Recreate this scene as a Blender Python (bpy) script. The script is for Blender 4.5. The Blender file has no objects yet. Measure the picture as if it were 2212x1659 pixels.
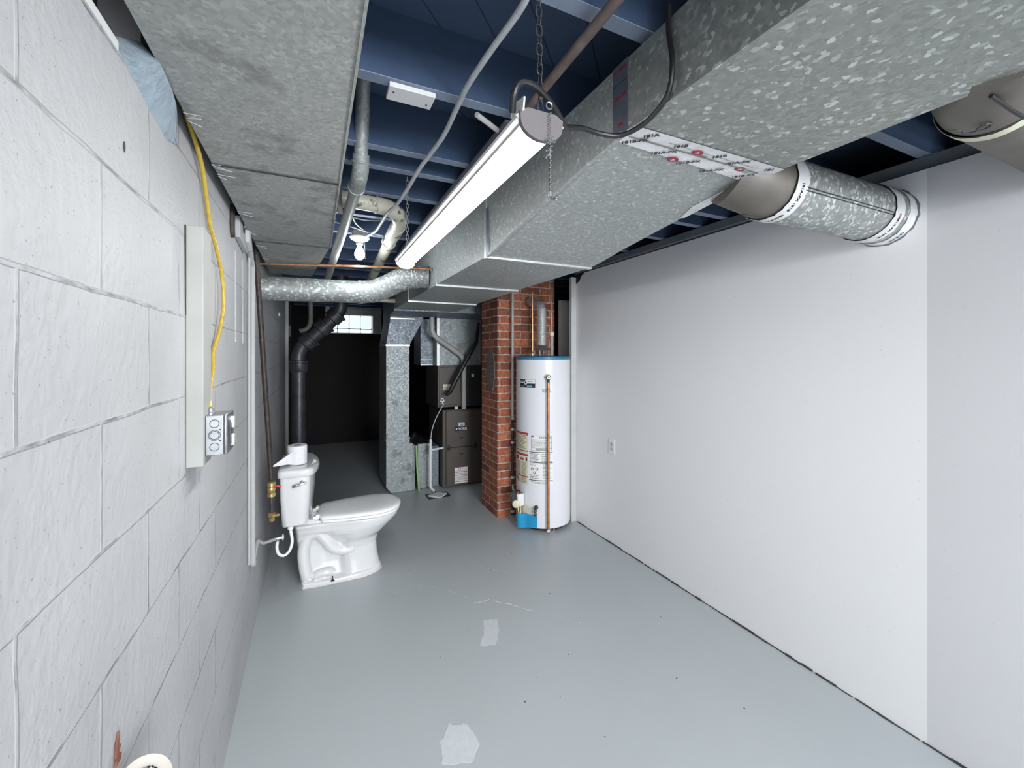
import bpy, bmesh, math, random
from mathutils import Vector, Matrix
random.seed(7)
C = bpy.context.scene.collection
sc = bpy.context.scene
# ------------------------------------------------------------------ camera
cam_d = bpy.data.cameras.new('camera'); cam = bpy.data.objects.new('camera', cam_d); C.objects.link(cam)
cam_d.sensor_fit = 'HORIZONTAL'; cam_d.sensor_width = 36.0
cam_d.lens = 36.0 * 898.0 / 2212.0
cam_d.shift_y = -64.5 / 2212.0
cam_d.clip_start = 0.02
cam.location = (0, 0, 1.5)
cam.rotation_euler = (math.pi/2, 0, -math.atan2(.4286, .9035))
sc.camera = cam
# ------------------------------------------------------------------ world, exposure
w = bpy.data.worlds.new('world'); sc.world = w; w.use_nodes = True
w.node_tree.nodes['Background'].inputs[0].default_value = (.75, .85, 1, 1)
w.node_tree.nodes['Background'].inputs[1].default_value = 0.05
vs = sc.view_settings
vs.view_transform = 'Standard'; vs.look = 'None'; vs.exposure = 0.0; vs.gamma = 1.0; vs.use_curve_mapping = False
# ------------------------------------------------------------------ unseen fill lights added behind the photographer
def area(name, loc, rot, sx, sy, e, col=(1, 1, 1)):
    l = bpy.data.lights.new(name, 'AREA'); l.shape = 'RECTANGLE'; l.size = sx; l.size_y = sy; l.energy = e; l.color = col
    o = bpy.data.objects.new(name, l); C.objects.link(o); o.location = loc; o.rotation_euler = rot; return o
area('overhead_fill_light', (.85, -2.5, 2.05), (math.radians(50), 0, 0), 1.0, .7, 90, (1, .985, .97))  # added overhead fill, no lamp modelled here
area('rear_fill_light', (1.15, -4.4, 1.5), (math.radians(88), 0, math.radians(3)), 1.9, 1.4, 225, (.90, .95, 1))  # added broad fill at the far rear, no window modelled

# ------------------------------------------------------------------ mesh helpers
class MB:
    def __init__(s): s.v = []; s.f = []
    def add(s, vs_, fs):
        b = len(s.v); s.v += [Vector(p) for p in vs_]; s.f += [tuple(i+b for i in q) for q in fs]; return s
    def box(s, a, b):
        x0, y0, z0 = a; x1, y1, z1 = b
        return s.add([(x0,y0,z0),(x1,y0,z0),(x1,y1,z0),(x0,y1,z0),(x0,y0,z1),(x1,y0,z1),(x1,y1,z1),(x0,y1,z1)],
                     [(0,3,2,1),(4,5,6,7),(0,1,5,4),(1,2,6,5),(2,3,7,6),(3,0,4,7)])
    def obox(s, c, size, M):
        h = [q/2 for q in size]; pts = []
        for sx, sy, sz in ((-1,-1,-1),(1,-1,-1),(1,1,-1),(-1,1,-1),(-1,-1,1),(1,-1,1),(1,1,1),(-1,1,1)):
            pts.append(Vector(c) + M @ Vector((sx*h[0], sy*h[1], sz*h[2])))
        return s.add(pts, [(0,3,2,1),(4,5,6,7),(0,1,5,4),(1,2,6,5),(2,3,7,6),(3,0,4,7)])
    def loft(s, rings, cap0=True, cap1=True, closed=True):
        n = len(rings[0]); b = len(s.v)
        for r in rings: s.v += [Vector(p) for p in r]
        for k in range(len(rings)-1):
            for i in range(n if closed else n-1):
                j = (i+1) % n
                s.f.append((b+k*n+i, b+k*n+j, b+(k+1)*n+j, b+(k+1)*n+i))
        if cap0: s.f.append(tuple(b+i for i in reversed(range(n))))
        if cap1: s.f.append(tuple(b+(len(rings)-1)*n+i for i in range(n)))
        return s
    def tube(s, pts, r, n=12, caps=True):
        pts = [Vector(p) for p in pts]; m = len(pts)
        rs = r if isinstance(r, (list, tuple)) else [r]*m
        up = None; rings = []
        for i, p in enumerate(pts):
            t = (pts[min(i+1, m-1)] - pts[max(i-1, 0)])
            if t.length < 1e-9: t = Vector((0,0,1))
            t.normalize()
            if up is None:
                up = t.orthogonal().normalized()
            else:
                up = (up - t*up.dot(t))
                up = up.normalized() if up.length > 1e-6 else t.orthogonal().normalized()
            sd = t.cross(up)
            rings.append([p + (up*math.cos(a) + sd*math.sin(a))*rs[i] for a in [2*math.pi*k/n for k in range(n)]])
        return s.loft(rings, caps, caps)
    def cyl(s, a, b, r0, r1=None, n=24):
        return s.tube([a, b], [r0, r0 if r1 is None else r1], n)
    def lathe(s, prof, c, axis=(0,0,1), n=32):
        ax = Vector(axis).normalized(); c = Vector(c)
        pts = [c + ax*h for r, h in prof]
        up = ax.orthogonal().normalized(); sd = ax.cross(up); rings = []
        for (r, h), p in zip(prof, pts):
            r = max(r, 1e-5)
            rings.append([p + (up*math.cos(a) + sd*math.sin(a))*r for a in [2*math.pi*k/n for k in range(n)]])
        return s.loft(rings)
    def prism(s, poly, d):
        n = len(poly); d = Vector(d); a = [Vector(p) for p in poly]
        return s.loft([a, [p+d for p in a]])
    def torus(s, c, R, r, axis, n=20, m=8):
        ax = Vector(axis).normalized(); u = ax.orthogonal().normalized(); v = ax.cross(u); c = Vector(c); b = len(s.v)
        for i in range(n):
            A = 2*math.pi*i/n; d = u*math.cos(A)+v*math.sin(A)
            for j in range(m):
                B = 2*math.pi*j/m; s.v.append(c + d*(R + r*math.cos(B)) + ax*r*math.sin(B))
        for i in range(n):
            for j in range(m):
                s.f.append((b+i*m+j, b+((i+1)%n)*m+j, b+((i+1)%n)*m+(j+1)%m, b+i*m+(j+1)%m))
        return s
    def sphere(s, c, r, n=16, sc_=(1,1,1)):
        prof = []
        c = Vector(c); rings = []
        for k in range(1, n//2):
            th = math.pi*k/(n//2)
            rings.append([c + Vector((math.sin(th)*math.cos(a)*r*sc_[0], math.sin(th)*math.sin(a)*r*sc_[1], -math.cos(th)*r*sc_[2])) for a in [2*math.pi*i/n for i in range(n)]])
        return s.loft(rings)
    def build(s, name, mat, parent=None, bevel=0, smooth=35, origin=None):
        me = bpy.data.meshes.new(name)
        if origin is None:
            xs = [p.x for p in s.v]; ys = [p.y for p in s.v]; zs = [p.z for p in s.v]
            origin = Vector(((min(xs)+max(xs))/2, (min(ys)+max(ys))/2, min(zs)))
        origin = Vector(origin)
        me.from_pydata([tuple(p-origin) for p in s.v], [], s.f)
        bm = bmesh.new(); bm.from_mesh(me); bmesh.ops.recalc_face_normals(bm, faces=bm.faces); bm.to_mesh(me); bm.free()
        for p in me.polygons: p.use_smooth = True
        try: me.set_sharp_from_angle(angle=math.radians(smooth))
        except Exception: pass
        me.materials.append(mat)
        o = bpy.data.objects.new(name, me); C.objects.link(o)
        o.location = origin
        if parent is not None:
            o.parent = parent
            L = Vector((0,0,0)); q = parent
            while q is not None:
                L = L + q.location if q.parent is None else L + q.location + q.matrix_parent_inverse.translation
                q = q.parent
            o.matrix_parent_inverse = Matrix.Translation(-L)
        if bevel:
            m = o.modifiers.new('bevel', 'BEVEL'); m.width = bevel; m.segments = 2; m.limit_method = 'ANGLE'; m.angle_limit = math.radians(40); m.harden_normals = False
        return o
def smoothpts(pts, k=6):
    P = [Vector(p) for p in pts]; P = [P[0]*2-P[1]] + P + [P[-1]*2-P[-2]]; out = []
    for i in range(1, len(P)-2):
        a, b, c, d = P[i-1:i+3]
        for j in range(k):
            t = j/k
            out.append(.5*((2*b) + (c-a)*t + (2*a-5*b+4*c-d)*t*t + (3*b-a-3*c+d)*t*t*t))
    out.append(P[-2]); return out
def elbow(pts, R, k=8):
    """polyline with rounded corners of radius R"""
    P = [Vector(p) for p in pts]; out = [P[0]]
    for i in range(1, len(P)-1):
        a = (P[i-1]-P[i]).normalized(); b = (P[i+1]-P[i]).normalized()
        p0 = P[i]+a*R; p1 = P[i]+b*R
        for j in range(k+1):
            t = j/k; out.append(p0*(1-t)**2 + P[i]*2*t*(1-t) + p1*t*t)
    out.append(P[-1]); return out
def tag(o, label, cat, group=None, kind=None):
    o['label'] = label; o['category'] = cat
    if group: o['group'] = group
    if kind: o['kind'] = kind
    return o
def thing(name, loc, label, cat, group=None):
    o = bpy.data.objects.new(name, None); C.objects.link(o); o.location = loc; o.empty_display_size = .05
    return tag(o, label, cat, group)
def struct(o): o['kind'] = 'structure'; return o
def textmesh(name, body, size, M, mat, parent, ext=.0003, align='CENTER', bold=0.0):
    cu = bpy.data.curves.new(name, 'FONT'); cu.body = body; cu.size = size; cu.extrude = ext; cu.align_x = align; cu.align_y = 'CENTER'; cu.offset = bold; cu.resolution_u = 2
    t = bpy.data.objects.new(name, cu); C.objects.link(t)
    dg = bpy.context.evaluated_depsgraph_get(); me = bpy.data.meshes.new_from_object(t.evaluated_get(dg))
    bpy.data.objects.remove(t); bpy.data.curves.remove(cu)
    mb = MB(); mb.v = [M @ v.co for v in me.vertices]; mb.f = [tuple(p.vertices) for p in me.polygons]
    bpy.data.meshes.remove(me)
    if parent is None: return mb
    return mb.build(name, mat, parent)
def frame(origin, xdir, ydir):
    x = Vector(xdir).normalized(); y = Vector(ydir).normalized(); z = x.cross(y)
    m = Matrix((x, y, z)).transposed().to_4x4(); m.translation = Vector(origin); return m

# ------------------------------------------------------------------ materials
def N(nt, t, **k):
    n = nt.nodes.new(t)
    for a, b in k.items():
        if a == 'inp':
            for i, v_ in b.items(): n.inputs[i].default_value = v_
        else: setattr(n, a, b)
    return n
def rgba(c, m=1.0): return (c[0]*m, c[1]*m, c[2]*m, 1)
def base_mat(name):
    m = bpy.data.materials.new(name); m.use_nodes = True; nt = m.node_tree; return m, nt, nt.nodes['Principled BSDF']
def mat(name, col, rough=.5, metal=0, var=.08, scale=12, bump=0, bscale=60, emit=None, es=0, spec=.5, coat=0, world=False, col2=None, thr=None):
    m, nt, p = base_mat(name)
    p.inputs['Roughness'].default_value = rough; p.inputs['Metallic'].default_value = metal
    p.inputs['Specular IOR Level'].default_value = spec; p.inputs['Coat Weight'].default_value = coat
    if world: src = N(nt, 'ShaderNodeNewGeometry').outputs['Position']
    else: src = N(nt, 'ShaderNodeTexCoord').outputs['Object']
    no = N(nt, 'ShaderNodeTexNoise', inp={'Scale': scale, 'Detail': 4.0}); nt.links.new(src, no.inputs['Vector'])
    cr = N(nt, 'ShaderNodeValToRGB'); a, b = (.3, .7) if thr is None else thr
    cr.color_ramp.elements[0].position = a; cr.color_ramp.elements[1].position = b
    cr.color_ramp.elements[0].color = rgba(col, 1-var); cr.color_ramp.elements[1].color = rgba(col2 if col2 else col, 1 if col2 else 1+var)
    nt.links.new(no.outputs['Fac'], cr.inputs['Fac']); nt.links.new(cr.outputs['Color'], p.inputs['Base Color'])
    if bump:
        n2 = N(nt, 'ShaderNodeTexNoise', inp={'Scale': bscale, 'Detail': 3.0}); nt.links.new(src, n2.inputs['Vector'])
        bp = N(nt, 'ShaderNodeBump', inp={'Strength': bump, 'Distance': .004}); nt.links.new(n2.outputs['Fac'], bp.inputs['Height']); nt.links.new(bp.outputs['Normal'], p.inputs['Normal'])
    if emit: p.inputs['Emission Color'].default_value = rgba(emit); p.inputs['Emission Strength'].default_value = es
    return m
def galv(name, base, flake, scale, lo=.72, hi=.8, rough=.42, metal=.75, stain=0, stretch=(1,1,1)):
    """galvanised sheet steel: zinc spangle cells, a share of them brighter"""
    m, nt, p = base_mat(name)
    p.inputs['Roughness'].default_value = rough; p.inputs['Metallic'].default_value = metal
    g = N(nt, 'ShaderNodeNewGeometry'); mp = N(nt, 'ShaderNodeMapping'); mp.inputs['Scale'].default_value = stretch
    nt.links.new(g.outputs['Position'], mp.inputs['Vector'])
    nz = N(nt, 'ShaderNodeTexNoise', inp={'Scale': scale*1.3, 'Detail': 2.0}); nt.links.new(mp.outputs[0], nz.inputs['Vector'])
    mxv = N(nt, 'ShaderNodeMix', data_type='VECTOR'); mxv.inputs[0].default_value = .012
    ad = N(nt, 'ShaderNodeVectorMath', operation='MULTIPLY_ADD'); ad.inputs[1].default_value = (.9/scale,)*3
    nt.links.new(nz.outputs['Color'], ad.inputs[0]); nt.links.new(mp.outputs[0], ad.inputs[2])
    vo = N(nt, 'ShaderNodeTexVoronoi', inp={'Scale': scale, 'Randomness': 1.0}); nt.links.new(ad.outputs[0], vo.inputs['Vector'])
    sp = N(nt, 'ShaderNodeSeparateColor'); nt.links.new(vo.outputs['Color'], sp.inputs[0])
    cr = N(nt, 'ShaderNodeValToRGB'); e = cr.color_ramp.elements
    e[0].position = 0; e[0].color = rgba(base, .86); e[1].position = 1; e[1].color = rgba(flake)
    x = e.new(lo); x.color = rgba(base, 1.08); x = e.new(hi); x.color = rgba([(a+b)/2 for a, b in zip(base, flake)])
    nt.links.new(sp.outputs[0], cr.inputs['Fac'])
    out = cr.outputs['Color']
    if stain:
        n3 = N(nt, 'ShaderNodeTexNoise', inp={'Scale': 9.0, 'Detail': 5.0}); nt.links.new(g.outputs['Position'], n3.inputs['Vector'])
        c3 = N(nt, 'ShaderNodeValToRGB'); c3.color_ramp.elements[0].position = .56; c3.color_ramp.elements[1].position = .66
        c3.color_ramp.elements[0].color = (1,1,1,1); c3.color_ramp.elements[1].color = rgba((1-stain,)*3)
        nt.links.new(n3.outputs['Fac'], c3.inputs['Fac'])
        mx = N(nt, 'ShaderNodeMix', data_type='RGBA', blend_type='MULTIPLY'); mx.inputs[0].default_value = 1
        nt.links.new(out, mx.inputs[6]); nt.links.new(c3.outputs['Color'], mx.inputs[7]); out = mx.outputs[2]
    nt.links.new(out, p.inputs['Base Color'])
    mr = N(nt, 'ShaderNodeMapRange', inp={'To Min': rough-.08, 'To Max': rough+.14}); nt.links.new(sp.outputs[1], mr.inputs[0]); nt.links.new(mr.outputs[0], p.inputs['Roughness'])
    return m
M = {}
M['galv'] = galv('galvanised_spangle', (.33,.345,.322), (.66,.69,.65), 92, .86, .93, .5, .55)
M['galv_fine'] = galv('galvanised_fine', (.40,.42,.41), (.62,.64,.62), 110, .88, .95, .55, .5)
M['galv_side'] = galv('galvanised_round', (.30,.315,.305), (.66,.69,.66), 90, .72, .84, .52, .45)
M['galv_dull'] = galv('galvanised_dull', (.36,.37,.355), (.46,.47,.45), 120, .8, .9, .6, .35, .28)
M['galv_stain'] = galv('galvanised_stained', (.30,.33,.335), (.42,.46,.465), 80, .75, .9, .5, .4, .40)
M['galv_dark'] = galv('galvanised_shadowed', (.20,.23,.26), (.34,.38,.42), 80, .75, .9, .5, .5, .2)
M['white_paint'] = mat('white_paint', (.78,.78,.79), .45, 0, .03, 6)
M['jamb'] = mat('primed_wood', (.52,.52,.51), .6, 0, .06, 8, .1, 40)
M['board_paint'] = mat('dull_white_board', (.33,.335,.32), .6, 0, .06, 8, .1, 40)
M['dim_white'] = mat('dim_white_pipe_paint', (.42,.42,.42), .5, 0, .05, 8, .1, 40)
M['porcelain'] = mat('porcelain', (.68,.68,.685), .07, 0, .012, 5, coat=.6)
M['plastic_white'] = mat('white_plastic', (.82,.82,.82), .25, 0, .01, 5)
M['paper'] = mat('tissue_paper', (.74,.74,.76), .9, 0, .02, 40, .15, 200)
M['chrome'] = mat('chrome', (.75,.75,.76), .12, 1, .03, 20)
M['steel'] = mat('zinc_steel', (.40,.41,.42), .35, .85, .12, 40)
M['dark_steel'] = mat('dark_steel', (.06,.06,.065), .5, .5, .3, 30)
M['black'] = mat('black_rubber', (.012,.012,.014), .45, 0, .2, 30)
M['iron_pipe'] = mat('black_iron_pipe', (.045,.035,.030), .5, .3, .5, 30, .3, 80)
M['rust_pipe'] = mat('rusty_pipe', (.20,.15,.135), .65, .2, .35, 14, .3, 90)
M['cast_iron'] = mat('painted_cast_iron', (.035,.035,.042), .38, .1, .4, 12, .3, 60)
M['copper'] = mat('copper', (.60,.30,.16), .32, .9, .3, 22)
M['brass'] = mat('brass', (.62,.45,.18), .32, .9, .25, 50)
M['red'] = mat('red_vinyl', (.55,.04,.05), .4, 0, .1, 30)
M['yellow'] = mat('yellow_cable', (.46,.32,.04), .4, 0, .16, 60)
M['cable_white'] = mat('white_cable', (.50,.52,.54), .5, 0, .1, 30)
M['pvc_cream'] = mat('stained_cream_pvc', (.58,.56,.46), .4, 0, .0, 13, col2=(.10,.09,.07), thr=(.60,.645))
M['pvc_white'] = mat('white_pvc', (.78,.78,.78), .3, 0, .04, 20)
M['pvc_grey'] = mat('grey_pvc', (.40,.40,.38), .4, 0, .06, 20)
M['brown_metal'] = mat('brown_enamel', (.085,.072,.062), .45, .15, .06, 5)
M['blue_plastic'] = mat('blue_plastic', (.02,.30,.56), .35, 0, .05, 15)
M['blue_lid'] = mat('blue_plastic_ring', (.03,.17,.30), .4, 0, .1, 15)
M['tank_white'] = mat('white_enamel', (.74,.74,.77), .28, 0, .02, 3)
M['label_white'] = mat('label_white', (.78,.78,.76), .5, 0, .02, 30)
M['label_cream'] = mat('label_cream', (.72,.66,.48), .5, 0, .05, 30)
M['label_red'] = mat('label_red', (.42,.05,.06), .5, 0, .05, 30)
M['ink'] = mat('black_ink', (.02,.02,.022), .5, 0, .05, 30)
M['ink_grey'] = mat('grey_ink', (.20,.20,.19), .5, 0, .2, 60)
M['ink_red'] = mat('red_ink', (.30,.02,.04), .5, 0, .05, 30)
M['ink_cyan'] = mat('cyan_ink', (.15,.60,.75), .5, 0, .05, 30)
M['navy'] = mat('navy_badge', (.012,.014,.04), .3, 0, .05, 30)
M['foil_tape'] = mat('foil_tape', (.74,.74,.75), .38, .25, .10, 25, .5, 60)
M['foil_dark'] = mat('foil_tape_steel', (.34,.37,.42), .3, .8, .15, 25, .3, 60)
M['tape_yellow'] = mat('masking_tape', (.62,.62,.47), .6, 0, .05, 25)
M['joist_lit_bottom'] = mat('joist_paint_lit_from_below', (.24,.29,.38), .7, 0, .10, 9, .2, 50, world=True)  # joist colour lightened, paints light from below onto the undersides
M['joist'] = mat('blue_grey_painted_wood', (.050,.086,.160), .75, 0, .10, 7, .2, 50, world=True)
M['grey_board'] = mat('grey_painted_board', (.15,.16,.20), .7, 0, .12, 5, .2, 40, world=True)
M['plate'] = mat('grey_top_plate', (.13,.15,.17), .75, 0, .15, 8, .2, 40, world=True)
M['brown_wood'] = mat('raw_brown_wood', (.20,.075,.05), .8, 0, .4, 18, .3, 60)
M['mortar_blue'] = mat('rough_bluish_mortar', (.27,.33,.38), .8, 0, .12, 30, 1.0, 70)
M['lens'] = mat('lamp_lens', (1,1,1), .4, 0, 0, 5, emit=(1,.99,.97), es=54)
M['lamp_body'] = mat('lamp_body', (.50,.48,.47), .4, 0, .03, 12)
M['lamp_end'] = mat('lamp_end_cap', (.16,.145,.15), .4, 0, .03, 12)
M['bulb'] = mat('lit_bulb', (1,1,1), .3, 0, 0, 5, emit=(.92,.97,1), es=45)
M['ceramic'] = mat('lampholder_ceramic', (.60,.60,.56), .35, 0, .05, 20)
M['flange_cream'] = mat('cream_plastic', (.50,.48,.43), .35, 0, .05, 20)
M['cobweb'] = mat('cobweb_white', (.5,.5,.5), .9, 0, .05, 20)
M['dust'] = mat('chip_paint', (.60,.64,.68), .5, 0, .06, 60)
M['scratch'] = mat('scratch', (.75,.77,.8), .6, 0, .1, 60)
M['dirt_and_shade'] = mat('dirt_and_shade', (.05,.05,.05), .8, 0, .4, 40)  # real specks, and the painted shade beside the wall board
M['green'] = mat('green_stick', (.30,.52,.22), .5, 0, .1, 20)
M['mortar_grey'] = mat('grey_cement', (.17,.14,.13), .9, 0, .3, 30, .8, 60)
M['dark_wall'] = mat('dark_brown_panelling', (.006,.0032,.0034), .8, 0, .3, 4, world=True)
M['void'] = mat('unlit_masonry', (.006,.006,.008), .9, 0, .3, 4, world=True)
M['soot'] = mat('black_bag_plastic', (.012,.012,.014), .35, 0, .3, 14, .8, 30)

def wallmat():
    m, nt, p = base_mat('painted_block_wall'); p.inputs['Roughness'].default_value = .55
    g = N(nt, 'ShaderNodeNewGeometry'); s = N(nt, 'ShaderNodeSeparateXYZ'); nt.links.new(g.outputs['Position'], s.inputs[0])
    wn = N(nt, 'ShaderNodeTexNoise', inp={'Scale': 9.0, 'Detail': 3.0}); nt.links.new(g.outputs['Position'], wn.inputs['Vector'])
    def wob(sock, add, amt):
        a = N(nt, 'ShaderNodeMath', operation='MULTIPLY_ADD'); nt.links.new(wn.outputs['Fac'], a.inputs[0]); a.inputs[1].default_value = amt
        b = N(nt, 'ShaderNodeMath', operation='ADD'); nt.links.new(sock, b.inputs[0]); b.inputs[1].default_value = add - amt/2
        nt.links.new(b.outputs[0], a.inputs[2]); return a.outputs[0]
    cx = N(nt, 'ShaderNodeCombineXYZ'); nt.links.new(wob(s.outputs['Y'], -.654+.4066*10, .012), cx.inputs[0]); nt.links.new(wob(s.outputs['Z'], .029, .010), cx.inputs[1])
    def brick(ms, sm):
        b = N(nt, 'ShaderNodeTexBrick', offset=.5, inp={'Scale': 1.0, 'Mortar Size': ms, 'Mortar Smooth': sm, 'Brick Width': .4066, 'Row Height': .2033,
              'Color1': (1,1,1,1), 'Color2': (.97,.97,.97,1), 'Mortar': (0,0,0,1)}); nt.links.new(cx.outputs[0], b.inputs['Vector']); return b
    b1 = brick(.0045, .5); b2 = brick(.0024, .3)
    # colour: white paint, thin broken dark line in the joints, faint grey streaks
    n1 = N(nt, 'ShaderNodeTexNoise', inp={'Scale': 2.2, 'Detail': 3.0}); nt.links.new(g.outputs['Position'], n1.inputs['Vector'])
    c1 = N(nt, 'ShaderNodeValToRGB'); c1.color_ramp.elements[0].color = (.37,.375,.385,1); c1.color_ramp.elements[1].color = (.44,.445,.455,1)
    c1.color_ramp.elements[0].position = .3; c1.color_ramp.elements[1].position = .6; nt.links.new(n1.outputs['Fac'], c1.inputs['Fac'])
    n2 = N(nt, 'ShaderNodeTexNoise', inp={'Scale': 13.0, 'Detail': 6.0}); nt.links.new(g.outputs['Position'], n2.inputs['Vector'])
    c2 = N(nt, 'ShaderNodeValToRGB'); c2.color_ramp.elements[0].position = .45; c2.color_ramp.elements[1].position = .60; nt.links.new(n2.outputs['Fac'], c2.inputs['Fac'])
    mu = N(nt, 'ShaderNodeMath', operation='MULTIPLY'); nt.links.new(b2.outputs['Fac'], mu.inputs[0]); nt.links.new(c2.outputs['Color'], mu.inputs[1])
    mu2 = N(nt, 'ShaderNodeMath', operation='MULTIPLY'); nt.links.new(mu.outputs[0], mu2.inputs[0]); mu2.inputs[1].default_value = .9
    mx = N(nt, 'ShaderNodeMix', data_type='RGBA'); nt.links.new(mu2.outputs[0], mx.inputs[0]); nt.links.new(c1.outputs['Color'], mx.inputs[6]); mx.inputs[7].default_value = (.16,.16,.17,1)
    # tiny pits
    v = N(nt, 'ShaderNodeTexNoise', inp={'Scale': 150.0, 'Detail': 2.0}); nt.links.new(g.outputs['Position'], v.inputs['Vector'])
    cp = N(nt, 'ShaderNodeValToRGB'); cp.color_ramp.elements[0].position = .27; cp.color_ramp.elements[1].position = .33; cp.color_ramp.elements[0].color = (.45,.45,.46,1); cp.color_ramp.elements[1].color = (1,1,1,1)
    nt.links.new(v.outputs['Fac'], cp.inputs['Fac'])
    m2 = N(nt, 'ShaderNodeMix', data_type='RGBA', blend_type='MULTIPLY'); m2.inputs[0].default_value = .8; nt.links.new(mx.outputs[2], m2.inputs[6]); nt.links.new(cp.outputs['Color'], m2.inputs[7])
    nt.links.new(m2.outputs[2], p.inputs['Base Color'])
    # relief
    h = N(nt, 'ShaderNodeMath', operation='MULTIPLY_ADD'); nt.links.new(b1.outputs['Fac'], h.inputs[0]); h.inputs[1].default_value = 1.0
    hn = N(nt, 'ShaderNodeTexNoise', inp={'Scale': 55.0, 'Detail': 7.0}); nt.links.new(g.outputs['Position'], hn.inputs['Vector'])
    hm = N(nt, 'ShaderNodeMath', operation='MULTIPLY'); nt.links.new(hn.outputs['Fac'], hm.inputs[0]); hm.inputs[1].default_value = 1.0; nt.links.new(hm.outputs[0], h.inputs[2])
    bp = N(nt, 'ShaderNodeBump', inp={'Strength': .6, 'Distance': .004}); nt.links.new(h.outputs[0], bp.inputs['Height']); nt.links.new(bp.outputs['Normal'], p.inputs['Normal'])
    return m
M['block'] = wallmat()
def drywall():
    m, nt, p = base_mat('painted_drywall'); p.inputs['Roughness'].default_value = .6
    g = N(nt, 'ShaderNodeNewGeometry'); s = N(nt, 'ShaderNodeSeparateXYZ'); nt.links.new(g.outputs['Position'], s.inputs[0])
    n1 = N(nt, 'ShaderNodeTexNoise', inp={'Scale': 1.6, 'Detail': 3.0}); nt.links.new(g.outputs['Position'], n1.inputs['Vector'])
    c1 = N(nt, 'ShaderNodeValToRGB'); c1.color_ramp.elements[0].color = (.78,.78,.785,1); c1.color_ramp.elements[1].color = (.83,.83,.845,1); nt.links.new(n1.outputs['Fac'], c1.inputs['Fac'])
    # the panel nearer the camera than the seam is a touch greyer
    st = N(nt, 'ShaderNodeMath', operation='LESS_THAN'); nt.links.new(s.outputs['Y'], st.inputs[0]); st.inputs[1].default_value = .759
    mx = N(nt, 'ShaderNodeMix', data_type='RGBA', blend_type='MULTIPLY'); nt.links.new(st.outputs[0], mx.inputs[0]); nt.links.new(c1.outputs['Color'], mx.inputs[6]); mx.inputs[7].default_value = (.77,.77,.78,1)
    v = N(nt, 'ShaderNodeTexNoise', inp={'Scale': 90.0, 'Detail': 2.0}); nt.links.new(g.outputs['Position'], v.inputs['Vector'])
    cp = N(nt, 'ShaderNodeValToRGB'); cp.color_ramp.elements[0].position = .24; cp.color_ramp.elements[1].position = .30; cp.color_ramp.elements[0].color = (.75,.75,.76,1); cp.color_ramp.elements[1].color = (1,1,1,1)
    nt.links.new(v.outputs['Fac'], cp.inputs['Fac'])
    m2 = N(nt, 'ShaderNodeMix', data_type='RGBA', blend_type='MULTIPLY'); m2.inputs[0].default_value = .6; nt.links.new(mx.outputs[2], m2.inputs[6]); nt.links.new(cp.outputs['Color'], m2.inputs[7])
    nt.links.new(m2.outputs[2], p.inputs['Base Color'])
    bn = N(nt, 'ShaderNodeTexNoise', inp={'Scale': 40.0}); nt.links.new(g.outputs['Position'], bn.inputs['Vector'])
    bp = N(nt, 'ShaderNodeBump', inp={'Strength': .10, 'Distance': .004}); nt.links.new(bn.outputs['Fac'], bp.inputs['Height']); nt.links.new(bp.outputs['Normal'], p.inputs['Normal'])
    return m
M['drywall'] = drywall()
def floormat():
    m, nt, p = base_mat('grey_floor_paint')
    g = N(nt, 'ShaderNodeNewGeometry')
    n1 = N(nt, 'ShaderNodeTexNoise', inp={'Scale': 1.5, 'Detail': 5.0}); nt.links.new(g.outputs['Position'], n1.inputs['Vector'])
    c1 = N(nt, 'ShaderNodeValToRGB'); c1.color_ramp.elements[0].color = (.40,.435,.45,1); c1.color_ramp.elements[1].color = (.46,.495,.515,1); nt.links.new(n1.outputs['Fac'], c1.inputs['Fac'])
    v = N(nt, 'ShaderNodeTexNoise', inp={'Scale': 120.0, 'Detail': 2.0}); nt.links.new(g.outputs['Position'], v.inputs['Vector'])
    cp = N(nt, 'ShaderNodeValToRGB'); cp.color_ramp.elements[0].position = .22; cp.color_ramp.elements[1].position = .30; cp.color_ramp.elements[0].color = (.6,.6,.6,1); cp.color_ramp.elements[1].color = (1,1,1,1)
    nt.links.new(v.outputs['Fac'], cp.inputs['Fac'])
    m2 = N(nt, 'ShaderNodeMix', data_type='RGBA', blend_type='MULTIPLY'); m2.inputs[0].default_value = .6; nt.links.new(c1.outputs['Color'], m2.inputs[6]); nt.links.new(cp.outputs['Color'], m2.inputs[7])
    nt.links.new(m2.outputs[2], p.inputs['Base Color'])
    n2 = N(nt, 'ShaderNodeTexNoise', inp={'Scale': 5.0, 'Detail': 4.0}); nt.links.new(g.outputs['Position'], n2.inputs['Vector'])
    mr = N(nt, 'ShaderNodeMapRange', inp={'To Min': .30, 'To Max': .44}); nt.links.new(n2.outputs['Fac'], mr.inputs[0]); nt.links.new(mr.outputs[0], p.inputs['Roughness'])
    bp = N(nt, 'ShaderNodeBump', inp={'Strength': .12, 'Distance': .01}); nt.links.new(n2.outputs['Fac'], bp.inputs['Height']); nt.links.new(bp.outputs['Normal'], p.inputs['Normal'])
    return m
M['floor'] = floormat()
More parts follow.
